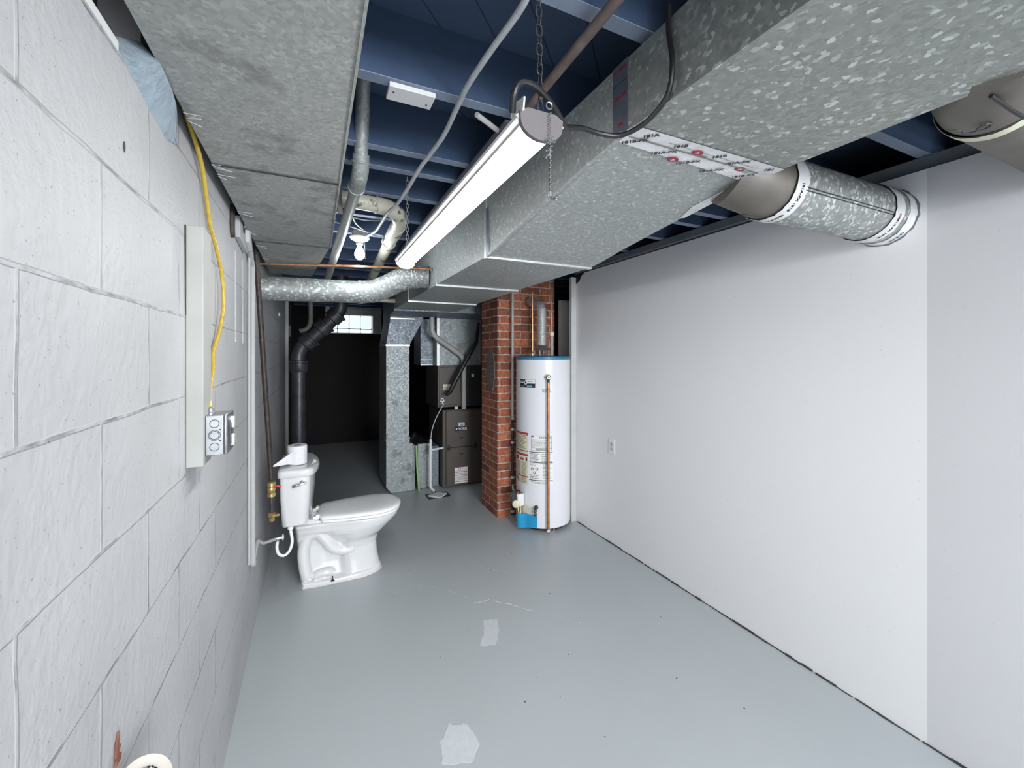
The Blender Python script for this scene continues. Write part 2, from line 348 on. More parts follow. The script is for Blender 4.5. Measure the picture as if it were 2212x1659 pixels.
def subfloor():
    m, nt, p = base_mat('diagonal_subfloor_boards'); p.inputs['Roughness'].default_value = .75
    g = N(nt, 'ShaderNodeNewGeometry'); s = N(nt, 'ShaderNodeSeparateXYZ'); nt.links.new(g.outputs['Position'], s.inputs[0])
    d = N(nt, 'ShaderNodeMath', operation='SUBTRACT'); nt.links.new(s.outputs['X'], d.inputs[0]); nt.links.new(s.outputs['Y'], d.inputs[1])
    d2 = N(nt, 'ShaderNodeMath', operation='MULTIPLY_ADD'); nt.links.new(d.outputs[0], d2.inputs[0]); d2.inputs[1].default_value = 1/.193; d2.inputs[2].default_value = .669/.193+50
    fr = N(nt, 'ShaderNodeMath', operation='FRACT'); nt.links.new(d2.outputs[0], fr.inputs[0])
    cr = N(nt, 'ShaderNodeValToRGB'); e = cr.color_ramp.elements; e[0].position = 0; e[0].color = (.008,.010,.016,1); e[1].position = .045; e[1].color = (.062,.100,.175,1)
    nt.links.new(fr.outputs[0], cr.inputs['Fac']); nt.links.new(cr.outputs['Color'], p.inputs['Base Color'])
    return m
M['subfloor'] = subfloor()
def brickmat():
    m, nt, p = base_mat('red_brick'); p.inputs['Roughness'].default_value = .85
    g = N(nt, 'ShaderNodeNewGeometry'); s = N(nt, 'ShaderNodeSeparateXYZ'); nt.links.new(g.outputs['Position'], s.inputs[0])
    d = N(nt, 'ShaderNodeMath', operation='SUBTRACT'); nt.links.new(s.outputs['X'], d.inputs[0]); nt.links.new(s.outputs['Y'], d.inputs[1])
    wn = N(nt, 'ShaderNodeTexNoise', inp={'Scale': 14.0, 'Detail': 3.0}); nt.links.new(g.outputs['Position'], wn.inputs['Vector'])
    a = N(nt, 'ShaderNodeMath', operation='MULTIPLY_ADD'); nt.links.new(wn.outputs['Fac'], a.inputs[0]); a.inputs[1].default_value = .012; nt.links.new(s.outputs['Z'], a.inputs[2])
    d2 = N(nt, 'ShaderNodeMath', operation='ADD'); nt.links.new(d.outputs[0], d2.inputs[0]); d2.inputs[1].default_value = 10.02
    cx = N(nt, 'ShaderNodeCombineXYZ'); nt.links.new(d2.outputs[0], cx.inputs[0]); nt.links.new(a.outputs[0], cx.inputs[1])
    b = N(nt, 'ShaderNodeTexBrick', offset=.5, inp={'Scale': 1.0, 'Mortar Size': .0065, 'Mortar Smooth': .25, 'Brick Width': .212, 'Row Height': .0715, 'Bias': 0.0,
          'Color1': (.50,.16,.08,1), 'Color2': (.22,.07,.045,1), 'Mortar': (.52,.42,.36,1)}); nt.links.new(cx.outputs[0], b.inputs['Vector'])
    n = N(nt, 'ShaderNodeTexNoise', inp={'Scale': 45.0, 'Detail': 5.0}); nt.links.new(g.outputs['Position'], n.inputs['Vector'])
    c = N(nt, 'ShaderNodeValToRGB'); c.color_ramp.elements[0].position = .35; c.color_ramp.elements[0].color = (.62,.62,.62,1); c.color_ramp.elements[1].position = .65; c.color_ramp.elements[1].color = (1.1,1.1,1.1,1)
    nt.links.new(n.outputs['Fac'], c.inputs['Fac'])
    mx = N(nt, 'ShaderNodeMix', data_type='RGBA', blend_type='MULTIPLY'); mx.inputs[0].default_value = 1; nt.links.new(b.outputs['Color'], mx.inputs[6]); nt.links.new(c.outputs['Color'], mx.inputs[7])
    nt.links.new(mx.outputs[2], p.inputs['Base Color'])
    iv = N(nt, 'ShaderNodeMath', operation='SUBTRACT'); iv.inputs[0].default_value = 1; nt.links.new(b.outputs['Fac'], iv.inputs[1])
    ad = N(nt, 'ShaderNodeMath', operation='MULTIPLY_ADD'); nt.links.new(n.outputs['Fac'], ad.inputs[0]); ad.inputs[1].default_value = .5; nt.links.new(iv.outputs[0], ad.inputs[2])
    bp = N(nt, 'ShaderNodeBump', inp={'Strength': .9, 'Distance': .006}); nt.links.new(ad.outputs[0], bp.inputs['Height']); nt.links.new(bp.outputs['Normal'], p.inputs['Normal'])
    return m
M['brick'] = brickmat()

# ================================================================== ROOM SHELL
XL, XR, YB, YF, ZC = -.3, 2.125, -4.6, 7.6, 2.46
fl = struct(MB().box((-.75, YB-.2, -.12), (3.3, YF+.2, 0)).build('floor', M['floor']))
struct(MB().box((-.75, YB-.2, ZC), (3.3, YF+.2, ZC+.03)).build('ceiling', M['subfloor']))
wl = MB().box((-.55, YB-.2, 0), (XL, 5.35, 2.012)); wl.box((-.55, 1.02, 2.012), (XL, 5.35, ZC))
wl = struct(wl.build('wall_left', M['block']))
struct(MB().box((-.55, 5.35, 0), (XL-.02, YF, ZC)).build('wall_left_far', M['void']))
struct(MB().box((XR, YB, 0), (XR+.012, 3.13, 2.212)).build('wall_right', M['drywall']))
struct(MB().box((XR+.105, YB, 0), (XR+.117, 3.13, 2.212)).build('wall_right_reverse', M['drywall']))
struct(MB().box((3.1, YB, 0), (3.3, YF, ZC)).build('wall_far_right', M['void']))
struct(MB().box((-.3, YB-.2, 0), (3.3, YB, ZC)).build('wall_front', M['white_paint']))
wb = MB(); wx0, wx1, wz0, wz1 = .16, .95, 1.86, 2.17
wb.box((-.55, YF, 0), (3.3, YF+.2, wz0)); wb.box((-.55, YF, wz1), (3.3, YF+.2, ZC)); wb.box((-.55, YF, wz0), (wx0, YF+.2, wz1)); wb.box((wx1, YF, wz0), (3.3, YF+.2, wz1))
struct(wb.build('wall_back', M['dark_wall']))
# glass block window, whitewashed strip around it
M['glassblock'] = mat('daylit_glass_block', (.8,.85,.9), .2, 0, .05, 30, emit=(.80,.90,1), es=1.0)
M['whitewash'] = mat('dirty_whitewash', (.62,.60,.56), .8, 0, .2, 10)
wn = bpy.data.objects.new('window_1', None); C.objects.link(wn); wn.location = (.55, YF, wz0); wn['kind'] = 'structure'
fr = MB().box((wx0, YF-.012, wz1-.004), (1.06, YF+.1, wz1+.16)); fr.box((wx1-.035, YF-.012, wz0), (1.06, YF+.1, wz1)); fr.box((wx0, YF-.012, wz0-.012), (1.06, YF+.1, wz0+.002))
fr.build('window_surround', M['whitewash'], wn)
for i in range(4):
    for j in range(2):
        x0 = .17 + i*.185; z0 = wz0+.006 + (0 if j == 0 else .075); z1 = wz0+.068 if j == 0 else wz1-.01
        g = MB().box((x0, YF+.03, z0), (x0+.172, YF+.09, z1))
        g.build('glass_block', M['glassblock'], wn, bevel=.008)
struct(wn)
# partition end: studs and top plate
struct(MB().box((2.075, 3.132, 0), (2.128, 3.17, 2.19)).build('trim_1', M['jamb'], bevel=.002))
struct(MB().box((2.14, 3.42, 0), (2.30, 3.46, 2.02)).build('trim_2', M['jamb'], bevel=.002))
tp = struct(MB().box((XR+.012, YB, 2.216), (XR+.105, 3.18, 2.268)).build('trim_3', M['plate'], bevel=.002))
struct(MB().box((2.10, 1.02, 2.222), (XR+.005, 3.14, 2.266)).build('trim_4', M['plate'], bevel=.002))
struct(MB().box((-.318, 5.35, 0), (-.27, 5.385, 2.2)).build('trim_5', M['jamb']))
# seam tape bump of the drywall (thin raised joint)
# torn drywall scrap and ragged corner at the end of the partition top
rg = MB().prism([(2.121, 3.00, 2.212), (2.121, 3.13, 2.212), (2.121, 3.13, 2.13), (2.121, 3.08, 2.15), (2.121, 3.05, 2.19)], (.003, 0, 0))
struct(rg.build('trim_6', M['void']))

# window gap above left wall (sill plate, rim board) and mortar
struct(MB().box((-.335, YB, 2.012), (-.302, .93, 2.034)).build('trim_7', M['white_paint'], bevel=.003))
struct(MB().box((-.50, YB, 2.012), (-.362, 1.02, 2.30)).build('trim_8', M['brown_wood']))
mb = MB(); A = [(-.304,.925,2.008),(-.301,1.0,2.002),(-.302,1.06,1.988),(-.300,1.12,1.985),(-.302,1.17,1.975),(-.300,1.23,1.998)]
B = [(-.262,.985,2.046),(-.263,1.03,2.045),(-.266,1.08,2.044),(-.272,1.13,2.042),(-.282,1.18,2.035),(-.298,1.235,2.005)]
rings = []
for a, b in zip(A, B):
    r = []
    for k in range(7):
        t = k/6; p = Vector(a).lerp(Vector(b), t); p += Vector((.35,0,-.6))*(.009*math.sin(math.pi*t)*(1+.9*random.uniform(-1,1))); r.append(p)
    r += [Vector(b)+Vector((-.03,0,.03)), Vector(a)+Vector((-.03,0,.03))]
    rings.append(r)
tag(mb.loft(rings).build('mortar_patch', M['mortar_blue'], smooth=60), 'rough bluish trowelled mortar lump at the top of the left block wall', 'mortar')

# floor marks: bare paint patches, scratches, specks
def patch(pts, z=.0008): return MB().prism([(x, y, .0002) for x, y in pts], (0, 0, z))
def ragged(c, n=22):
    out = []
    m = len(c)
    for i in range(m):
        a = Vector(c[i]); b = Vector(c[(i+1) % m])
        for k in range(n//m):
            p = a.lerp(b, k/(n//m)); out.append((p.x+random.uniform(-.006,.006), p.y+random.uniform(-.008,.008)))
    return out
M['dull_floor'] = mat('worn_floor_paint', (.54,.57,.60), .75, 0, .05, 40)
patch(ragged([(.842,1.975),(.770,2.00),(.825,2.10),(.860,2.18),(.939,2.17),(.905,2.07)], 30)).build('worn_patch', M['dull_floor'], fl)
patch(ragged([(.421,1.485),(.513,1.441),(.58,1.50),(.564,1.60),(.49,1.63),(.44,1.57)], 30)).build('worn_patch', M['dull_floor'], fl)
def crack(pts, w_=.0022):
    P = smoothpts([(x, y, 0) for x, y in pts], 5); out = MB()
    for a, b in zip(P[:-1], P[1:]):
        if random.random() < .22: continue
        d = (b-a).normalized(); n = Vector((-d.y, d.x, 0))*w_*random.uniform(.25, 1)
        out.add([a-n+Vector((0,0,.001)), b-n+Vector((0,0,.001)), b+n+Vector((0,0,.001)), a+n+Vector((0,0,.001))], [(0,1,2,3)])
    return out
crack([(.558,2.729),(.66,2.66),(.748,2.586),(.80,2.50),(.861,2.42)], .0022).build('scratch', M['dust'], fl)
crack([(.871,2.363),(.92,2.35),(.974,2.356),(1.0,2.31),(1.054,2.261),(1.10,2.20),(1.148,2.142)], .0042).build('scratch', M['scratch'], fl)
crack([(1.02,2.83),(1.06,2.75),(1.107,2.681),(1.16,2.63),(1.208,2.592)], .0028).build('scratch', M['dust'], fl)
crack([(1.26,2.02),(1.30,1.96),(1.34,1.93)], .0025).build('scratch', M['dust'], fl)
dm = MB()
for _ in range(24):
    x = random.uniform(.2, 2.0); y = random.uniform(1.0, 3.0); r = random.uniform(.002, .004)
    dm.prism([(x+r*math.cos(a)*random.uniform(.6,1.2), y+r*math.sin(a)*random.uniform(.6,1.2), .0003) for a in [k*math.pi/3 for k in range(6)]], (0,0,.0012))
dm.build('dirt_speck', M['dirt_and_shade'], fl)['kind'] = 'stuff'
# ragged dark line along the right wall base
dr = MB(); y = -.6
while y < 3.1:
    L = random.uniform(.03, .09); dr.box((XR-.004-random.uniform(0,.004), y, 0), (XR+.001, y+L, random.uniform(.003,.009))); y += L*random.uniform(.8, 1.2)
struct(dr.build('trim_9', M['dirt_and_shade']))

# ================================================================== JOISTS
JY = [.36,.775,1.212,1.62,1.79,2.09,2.45,2.84,3.23,3.64,4.05,4.45,4.86,5.27,5.68,6.09,6.5,6.91,7.32]
jl = {0:'ceiling joist above the nearest round branch duct at upper right', 1:'painted ceiling joist nearest the camera, crossing behind the light chain top', 2:'blue-grey ceiling joist beside the white blank cover box, second in view',
      3:'blue-grey ceiling joist just beyond the grey vertical drain elbow', 4:'blue-grey ceiling joist crossing at the grey drain elbow coupling', 5:'ceiling joist touching the stained cream plastic pipe',
      6:'ceiling joist just beyond the bend of the cream plastic pipe', 7:'ceiling joist over the bare bulb lampholder'}
for i, y in enumerate(JY):
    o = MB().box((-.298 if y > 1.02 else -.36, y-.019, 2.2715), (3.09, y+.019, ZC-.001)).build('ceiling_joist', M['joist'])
    MB().box((-.298 if y > 1.02 else -.36, y-.0195, 2.27), (3.09, y+.0195, 2.2725)).build('lit_underside', M['joist_lit_bottom'], o)  # thin strip added to carry the painted light on the underside
    tag(o, jl.get(i, 'dark ceiling joist deep in the unlit far end of the basement'), 'joist', 'ceiling joists')
tag(MB().box((.562, 1.235, 2.249), (.70, 3.35, 2.268)).build('ceiling_board', M['grey_board'], bevel=.002), 'grey painted board running lengthwise under the joists between pipe and big duct', 'board')
tag(MB().cyl((.462, 1.236, 2.258), (.572, 1.30, 2.258), .0085, n=8).build('bridging_strut', M['jamb']), 'short pale rod slanting away from the second visible joist above the shop light', 'rod')

# ================================================================== MAIN SUPPLY DUCT
X0, X1 = .706, 1.28
def ductseg(ya, za, yb, zb, zt=2.24, x0=X0, x1=X1, x0b=None, x1b=None, ztb=None):
    x0b = x0 if x0b is None else x0b; x1b = x1 if x1b is None else x1b; ztb = zt if ztb is None else ztb
    return MB().loft([[(x0,ya,za),(x1,ya,za),(x1,ya,zt),(x0,ya,zt)], [(x0b,yb,zb),(x1b,yb,zb),(x1b,yb,ztb),(x0b,yb,ztb)]])
md = thing('supply_duct', (1.0, 1.5, 1.94), 'large rectangular galvanised supply trunk duct hanging down the middle of the room', 'duct')
near = ductseg(-1.6, 2.06, .835, 2.06); near.build('duct_section', M['galv'], md)
tr = MB(); YS = [.835, 1.05, 1.3, 1.5, 1.62, 1.70, 1.766]; ZS = [2.06, 2.040, 2.008, 1.982, 1.962, 1.950, 1.944]
rr = [[(X0,y,z),(X1,y,z),(X1,y,2.24),(X0,y,2.24)] for y, z in zip(YS, ZS)]
tr.loft(rr).build('duct_section', M['galv_fine'], md)
ductseg(1.766, 1.944, 2.62, 1.948).build('duct_section', M['galv_fine'], md)
ductseg(2.62, 1.944, 3.5, 1.946, x1b=1.30).build('duct_section', M['galv_fine'], md)
ductseg(3.5, 1.942, 4.18, 1.944, x1=1.30, x1b=1.34).build('duct_section', M['galv_fine'], md)
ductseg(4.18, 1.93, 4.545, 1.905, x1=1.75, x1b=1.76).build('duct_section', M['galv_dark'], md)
# standing seams, corner flanges
M['seam'] = mat('bright_seam', (.62,.64,.63), .35, .6, .1, 40)
for y, z, a, b in ((1.766,1.944,X0,X1),(2.62,1.944,X0,1.285),(3.5,1.942,X0,1.30)):
    sm = MB(); sm.prism([(a-.005,y-.012,2.24),(a-.005,y-.012,z-.007),(b+.005,y-.012,z-.007),(b+.005,y-.012,2.24),(b-.002,y-.012,2.24),(b-.002,y-.012,z+.004),(a+.002,y-.012,z+.004),(a+.002,y-.012,2.24)], (0,.022,0))
    sm.build('seam_cleat', M['seam'], md)
ln = MB()
P = [(X0, y, z) for y, z in zip(YS, ZS)]
for k in range(len(P)-1):
    a, b = P[k], P[k+1]
    ln.loft([[(X0-.004,a[1],a[2]-.004),(X0+.010,a[1],a[2]-.004),(X0+.010,a[1],a[2]+.003),(X0-.004,a[1],a[2]+.006)],[(X0-.004,b[1],b[2]-.004),(X0+.010,b[1],b[2]-.004),(X0+.010,b[1],b[2]+.003),(X0-.004,b[1],b[2]+.006)]])
ln.build('corner_seam', M['galv_fine'], md)
MB().box((X0-.003, -1.6, 2.056), (X0+.012, .80, 2.062)).build('corner_seam', M['galv'], md)
# printed foil tape across the joint
tb = MB()
tb.add([(X0-.004,.788,2.058),(X1+.002,.782,2.058),(X1+.002,.835,2.057),(X0-.004,.832,2.057)], [(0,1,2,3)])
tb.add([(X0-.004,.832,2.057),(X1+.002,.835,2.057),(X1+.001,.884,2.0515),(X0-.004,.862,2.0545)], [(0,1,2,3)])
tape = tb.build('foil_tape', M['foil_tape'], md)
ft = MB(); ft.loft([[(X0-.0025,.812,2.054),(X0-.0025,.868,2.054),(X0+.001,.868,2.054),(X0+.001,.812,2.054)],[(X0-.0025,.812,2.241),(X0-.0025,.868,2.241),(X0+.001,.868,2.241),(X0+.001,.812,2.241)]])
tape2 = ft.build('foil_tape', M['foil_dark'], md)
tc = MB().loft([[(X0-.0045,1.72,1.955),(X0-.0045,1.765,1.95),(X0+.001,1.765,1.95),(X0+.001,1.72,1.955)],[(X0-.0045,1.72,2.16),(X0-.0045,1.765,2.16),(X0+.001,1.765,2.16),(X0+.001,1.72,2.16)]])
tc.build('foil_tape', M['foil_dark'], md)
# bottom tape print: creases, letters, round stamps (text reads from the far side, facing down)
cr = MB()
cr.box((X0+.02,.828,2.0553),(X1-.05,.8335,2.0562)); cr.box((X0+.14,.812,2.0563),(X1-.10,.8135,2.0572))
cr.build('crease', M['ink_grey'], tape)
def tprint(x, y, s, t, m='ink', ang=0, dz=0):
    d = Vector((math.cos(ang), math.sin(ang), 0)); e = Vector((math.sin(ang), -math.cos(ang), 0))
    z = 2.0568 if y < .835 else 2.0555 - (y-.835)*.1
    textmesh('print', t, s, frame((x, y, z-.0008+dz), d, e), M[m], tape, .0002, bold=.0006)
for x, y, t in ((.752,.842,'181B-FX'),(.775,.806,'181A'),(.865,.853,'181A-FX'),(.885,.812,'181B'),(.97,.865,'181B-FX'),(1.03,.808,'181B'),(1.075,.872,'181A-FX'),(1.11,.812,'181A-FX'),(1.20,.858,'181B-FX'),(1.24,.802,'181')):
    tprint(x, y, .019, t, ang=math.radians(random.uniform(-42, -34)))
for x, y in ((.955,.818),(1.155,.836),(.915,.868)):
    n = 20; st = MB(); z = 2.0556 if y < .84 else 2.0525-(y-.835)*.06
    st.prism([(x+.019*math.cos(2*math.pi*k/n), y+.012*math.sin(2*math.pi*k/n), z) for k in range(n)], (0,0,.0006)); st.build('stamp', M['ink_red'], tape)
    textmesh('print', 'UL', .010, frame((x, y, z-.0006), (.8,-.6,0), (-.6,-.8,0)), M['label_white'], tape, .0002, bold=.0004)
    q = MB()
    for j in range(3): q.box((x+.018, y+.002+j*.004, z-.0002), (x+.046, y+.0035+j*.004, z+.0003))
    q.build('print', M['ink_grey'], tape)
def sprint(y, z, s, t, m): textmesh('print', t, s, frame((X0-.0029, y, z), (0,-1,0), (0,0,1)), M[m], tape2, .0002, bold=.0005)
sprint(.84, 2.225, .013, 'FX 181B', 'ink_red'); sprint(.84, 2.155, .013, '181A-FX', 'ink_red'); sprint(.838, 2.085, .010, '(UL)', 'ink_red')
sl = MB().box((X0-.0030,.815,2.190),(X0-.002,.866,2.1915)); sl.build('crease', M['ink'], tape2)
# jagged tape at the takeoff
jt = MB().prism([(1.270,.885,2.0535),(1.283,.885,2.0535),(1.283,1.02,2.0418),(1.283,1.16,2.0245),(1.268,1.165,2.024),(1.236,1.08,2.0352),(1.240,.955,2.0485)], (0,0,-.0016))
jt = jt.build('foil_tape', M['foil_tape'], md)
for x, y, z in ((1.262,.98,2.0435),(1.262,1.08,2.0330)):
    textmesh('print', '181B-FX', .011, frame((x, y, z), (.2,.98,-.13), (.98,-.2,0)), M['ink'], jt, .0002, bold=.0005)
# hanger wire with washer screw under the duct edge
hw = thing('hanger_wire', (.69, 1.187, 2.0), 'thin dark hanger wire dropping past the shop light to the duct bottom corner', 'wire')
MB().tube([(X0-.006,1.187,2.268),(X0-.006,1.186,2.03),(X0-.003,1.186,2.018),(X0+.014,1.188,2.014)], .0016, 6).build('wire', M['dark_steel'], hw)
MB().lathe([(.009,0),(.009,.002),(.005,.003),(.004,.006)], (X0+.020,1.188,2.019), (0,0,-1), 14).build('screw_washer', M['steel'], hw)

# ------------------------------------------------ round branch duct to the right wall
def collar(x, yc, zc, r, w_, d=(1,0,0)): return MB().lathe([(r,-w_/2),(r+.001,-w_/2),(r+.001,w_/2),(r,w_/2)], (x,yc,zc), d, 40)
rb = thing('round_branch_duct', (1.6, .9, 1.96), 'round galvanised branch duct with taped joints running from trunk duct into the right wall', 'duct')
R = .106
e = smoothpts([(1.258,.942,2.108),(1.31,.922,2.088),(1.345,.912,2.078),(1.40,.905,2.066),(1.425,.903,2.065)], 3)
M['elbow_dull'] = mat('dull_brown_zinc', (.145,.132,.115), .5, .4, .15, 12)
MB().tube(e, R, 40, True).build('elbow', M['elbow_dull'], rb)
MB().tube([(1.40,.903,2.065),(2.05,.897,2.063)], R-.001, 48, False).build('pipe', M['galv_side'], rb)
MB().tube([(2.03,.897,2.063),(2.1245,.896,2.062)], R+.003, 48, False).build('pipe_end', M['galv_side'], rb)
def tapeband(x0, x1, r, yc, zc, jag=.004, n=48, mt='foil_tape'):
    rings = []
    for k, (x, rr_) in enumerate(((x0, r), (x0, r+.0012), (x1, r+.0012), (x1, r))):
        rings.append([Vector((x + (random.uniform(-jag, jag)), yc+rr_*math.cos(2*math.pi*i/n), zc+rr_*math.sin(2*math.pi*i/n))) for i in range(n)])
    return MB().loft(rings, False, False)
b1 = tapeband(1.378, 1.434, R+.002, .903, 2.065).build('foil_tape', M['foil_tape'], rb)
b2 = tapeband(1.972, 2.032, R+.003, .897, 2.063, .005).build('foil_tape', M['foil_tape'], rb)
b3 = tapeband(2.068, 2.118, R+.004, .896, 2.062, .006).build('foil_tape', M['foil_tape'], rb)
def cyltext(t, size, x, ang, r, yc, zc, parent, m='ink', around=True):
    mb = textmesh('print', t, size, Matrix.Identity(4), None, None, .00015, bold=.0005); out = MB(); out.f = mb.f
    for p in mb.v:
        if around: a = ang + p.x/r; out.v.append(Vector((x + p.y, yc+(r+p.z)*math.cos(a), zc+(r+p.z)*math.sin(a))))
        else: a = ang + p.y/r; out.v.append(Vector((x + p.x, yc+(r+p.z)*math.cos(a), zc+(r+p.z)*math.sin(a))))
    return out.build('print', M[m], parent)
cyltext('181A-FX 181B', .016, 1.406, math.radians(215), R+.004, .903, 2.065, b1); cyltext('181B-FX', .016, 1.406, math.radians(262), R+.004, .903, 2.065, b1)
cyltext('181A-FX 181B', .016, 2.006, math.radians(228), R+.005, .897, 2.063, b2, 'ink'); cyltext('(UL)', .014, 2.006, math.radians(202), R+.005, .897, 2.063, b2, 'ink_red')
cyltext('181B-FX', .016, 2.097, math.radians(240), R+.0065, .896, 2.062, b3)
# lock seam along the pipe, screw hole in the elbow, ragged cut in the drywall
s_ = MB()
for a in (math.radians(196), math.radians(201)):
    c_, d_ = math.cos(a), math.sin(a); s_.tube([(1.425,.90+R*c_,2.065+R*d_),(1.985,.897+R*c_,2.063+R*d_)], .0013, 5)
s_.build('lock_seam', M['dark_steel'], rb)
sc1 = MB().torus((1.330,.945,1.980), .008, .002, (0,.2,-1)); sc1.sphere((1.330,.945,1.981), .004, 8); sc1.tube([(1.330,.945,1.979),(1.345,.925,1.972),(1.358,.912,1.966)], .0022, 6)
sc1.build('damper_stud', M['dark_steel'], rb)
hr = []
for k in range(40):
    a = 2*math.pi*k/40; r = R+.006+random.uniform(.0, .007); hr.append((XR-.0012, .896+r*math.cos(a), 2.062+r*math.sin(a)))
struct(MB().prism(hr, (.0016,0,0)).build('trim_10', M['ink_grey']))
# second round branch nearest the camera, upper right
rc = thing('round_branch_duct', (1.75, .40, 2.03), 'round dull branch duct with yellowed tape band nearest the camera at upper right', 'duct')
yc, zc = .415, 2.145
MB().tube(smoothpts([(1.262,.330,2.152),(1.33,.358,2.15),(1.40,.392,2.146),(1.50,.413,zc)], 3), .104, 40, True).build('elbow', M['elbow_dull'], rc)
MB().tube([(1.49,yc,zc),(2.12,yc,zc)], .106, 48, False).build('pipe', M['elbow_dull'], rc)
tapeband(1.495, 1.525, .1075, yc, zc, .002, mt='tape_yellow').build('tape_band', M['tape_yellow'], rc)
q = MB().torus((1.43,.41,2.0365), .012, .002, (0,-.2,-1)); q.tube(smoothpts([(1.44,.41,2.034),(1.42,.44,2.034),(1.40,.44,2.036),(1.385,.46,2.044)], 4), .0016, 6); q.build('damper_stud', M['dark_steel'], rc)
tag(MB().tube(smoothpts([(1.29,.36,2.045),(1.45,.34,2.022),(1.70,.28,2.018),(2.11,.16,2.03)], 5), .004, 8).build('thin_black_wire', M['black']), 'thin black wire crossing under the nearest round branch duct', 'wire')

# ------------------------------------------------ round crossover duct from left wall, elbow, to trunk
cd = thing('round_crossover_duct', (.1, 2.95, 1.83), 'round galvanised duct crossing from the left wall with a gored elbow into the trunk', 'duct')
r = .0735; yc = 2.95; zc = 1.905
MB().tube([(-.298,yc,1.903),(.285,yc,1.915)], r, 40, True).build('pipe', M['galv_side'], cd)
g0 = smoothpts([(.275,yc,1.915),(.36,2.945,1.925),(.45,2.93,1.965),(.52,2.905,2.005),(.60,2.87,2.028),(.66,2.85,2.032),(.71,2.84,2.033)], 1)
MB().tube(smoothpts(g0, 1), r+.002, 40, False).build('elbow', M['galv_side'], cd)
gs = MB()
for k, (p, d) in enumerate((((.29,yc,1.915),(1,0,.1)),((.365,2.944,1.928),(.9,-.1,.35)),((.45,2.93,1.965),(.87,-.2,.45)),((.53,2.90,2.008),(.85,-.3,.35)),((.61,2.867,2.029),(.95,-.3,.1)),((.63,2.86,2.030),(.95,-.3,.1)))):
    gs.torus(p, r+.002, .0026, d, 40, 6)
gs.build('gore_seam', M['seam'], cd)
MB().lathe([(r+.0045,0),(r+.0045,.03)], (.29,yc,1.915), (-1,0,0), 40).build('collar', M['galv_side'], cd)

# ================================================================== RETURN DUCT ALONG LEFT WALL
rd = thing('return_duct', (-.1, .5, 2.05), 'flat galvanised return duct tight against the left wall with cross-broken bottom panels', 'duct')
def xpanel(ya, yb, xa, xb, xa2, xb2, z, mt):
    c = ((xa+xb+xa2+xb2)/4, (ya+yb)/2, z-.007); mb = MB()
    mb.add([(xa,ya,z),(xb,ya,z),(xb2,yb,z),(xa2,yb,z),c,(xa,ya,2.25),(xb,ya,2.25),(xb2,yb,2.25),(xa2,yb,2.25)],
           [(1,0,4),(2,1,4),(3,2,4),(0,3,4),(0,1,6,5),(1,2,7,6),(2,3,8,7),(3,0,5,8),(5,6,7,8)])
    mb.build('duct_section', M[mt], rd, smooth=1)
for ya, yb in ((-1.5,-.55),(-.55,.42),(.42,1.452),(1.456,2.345)):
    xpanel(ya, yb, -.268, .074, -.268, .074, 2.05, 'galv_dull')
xpanel(2.349, 3.26, -.268, .070, -.268, -.02, 2.05, 'galv_dull')
for y in (-.55, .42, 1.454, 2.347):
    ds = MB().prism([(-.268,y-.004,2.0465),(.0765,y-.004,2.0465),(.0765,y-.004,2.25),(.0735,y-.004,2.25),(.0735,y-.004,2.0495),(-.268,y-.004,2.0495)], (0,.008,0))
    ds.build('slip_joint', M['dark_steel'], rd)
MB().box((.070,-1.5,2.046),(.0755,2.35,2.058)).build('edge_flange', M['galv_dull'], rd)
cb = MB()
for y in (1.17,1.19,1.44,1.46,1.52,1.9,2.2,2.42,2.75,2.9):
    for _ in range(2):
        a = Vector((-.268, y+random.uniform(-.02,.02), 2.045)); cb.tube([a, a+Vector((random.uniform(.02,.05), random.uniform(-.02,.03), random.uniform(-.006,0)))], .0009, 4)
tag(cb.build('cobweb', M['cobweb']), 'dusty white cobweb threads along the return duct edge at the left wall', 'cobweb', kind='stuff')

# ================================================================== VERTICAL RETURN DROP + HOOD + BOOT
vd = thing('return_drop', (.82, 4.8, 0), 'tall stained galvanised return air drop with flared hood standing left of the furnace', 'duct')
yf = 4.60; yb_ = 5.12
def slab(poly, mt, name='duct_section'): return MB().prism([(x, yf, z) for x, z in poly], (0, yb_-yf, 0)).build(name, M[mt], vd, bevel=.002)
slab([(.672,.585),(.920,.585),(.945,1.60),(.670,1.60)][:0] or [(.690,.585),(.935,.585),(.938,1.60),(.690,1.60)], 'galv_stain')
lp = [(.69,.07),(.735,0),(.985,0),(.985,.02),(.945,.575),(.69,.575)]
slab([(.69,.07),(.745,0.002),(.975,0.002),(.975,.52),(.94,.52),(.94,.578),(.69,.578)], 'galv_stain', 'elbow_section')
MB().box((.684,yf-.006,.572),(.943,yb_,.592)).build('slip_joint', M['galv_stain'], vd, bevel=.002)
MB().box((.684,yf-.006,1.585),(.943,yb_,1.605)).build('slip_joint', M['seam'], vd, bevel=.002)
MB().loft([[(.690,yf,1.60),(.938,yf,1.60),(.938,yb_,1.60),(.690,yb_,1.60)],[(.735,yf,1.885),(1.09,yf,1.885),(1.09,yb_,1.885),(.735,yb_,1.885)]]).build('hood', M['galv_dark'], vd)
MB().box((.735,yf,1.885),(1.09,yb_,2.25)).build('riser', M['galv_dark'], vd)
MB().box((.733,yf-.004,1.88),(1.0,yf+.01,1.892)).build('hood_flange', M['seam'], vd)
cb2 = MB()
for a, b in (((.70,.56),(.90,.30)),((.93,.56),(.80,.30)),((.80,.30),(.70,.12)),((.80,.30),(.96,.04))): cb2.tube([(a[0],yf-.0005,a[1]),(b[0],yf-.0005,b[1])], .0022, 4)
cb2.build('crease', M['galv_stain'], vd)
bt = thing('furnace_boot', (1.12, 4.8, 0), 'low galvanised boot duct between the return drop and the furnace base', 'duct')
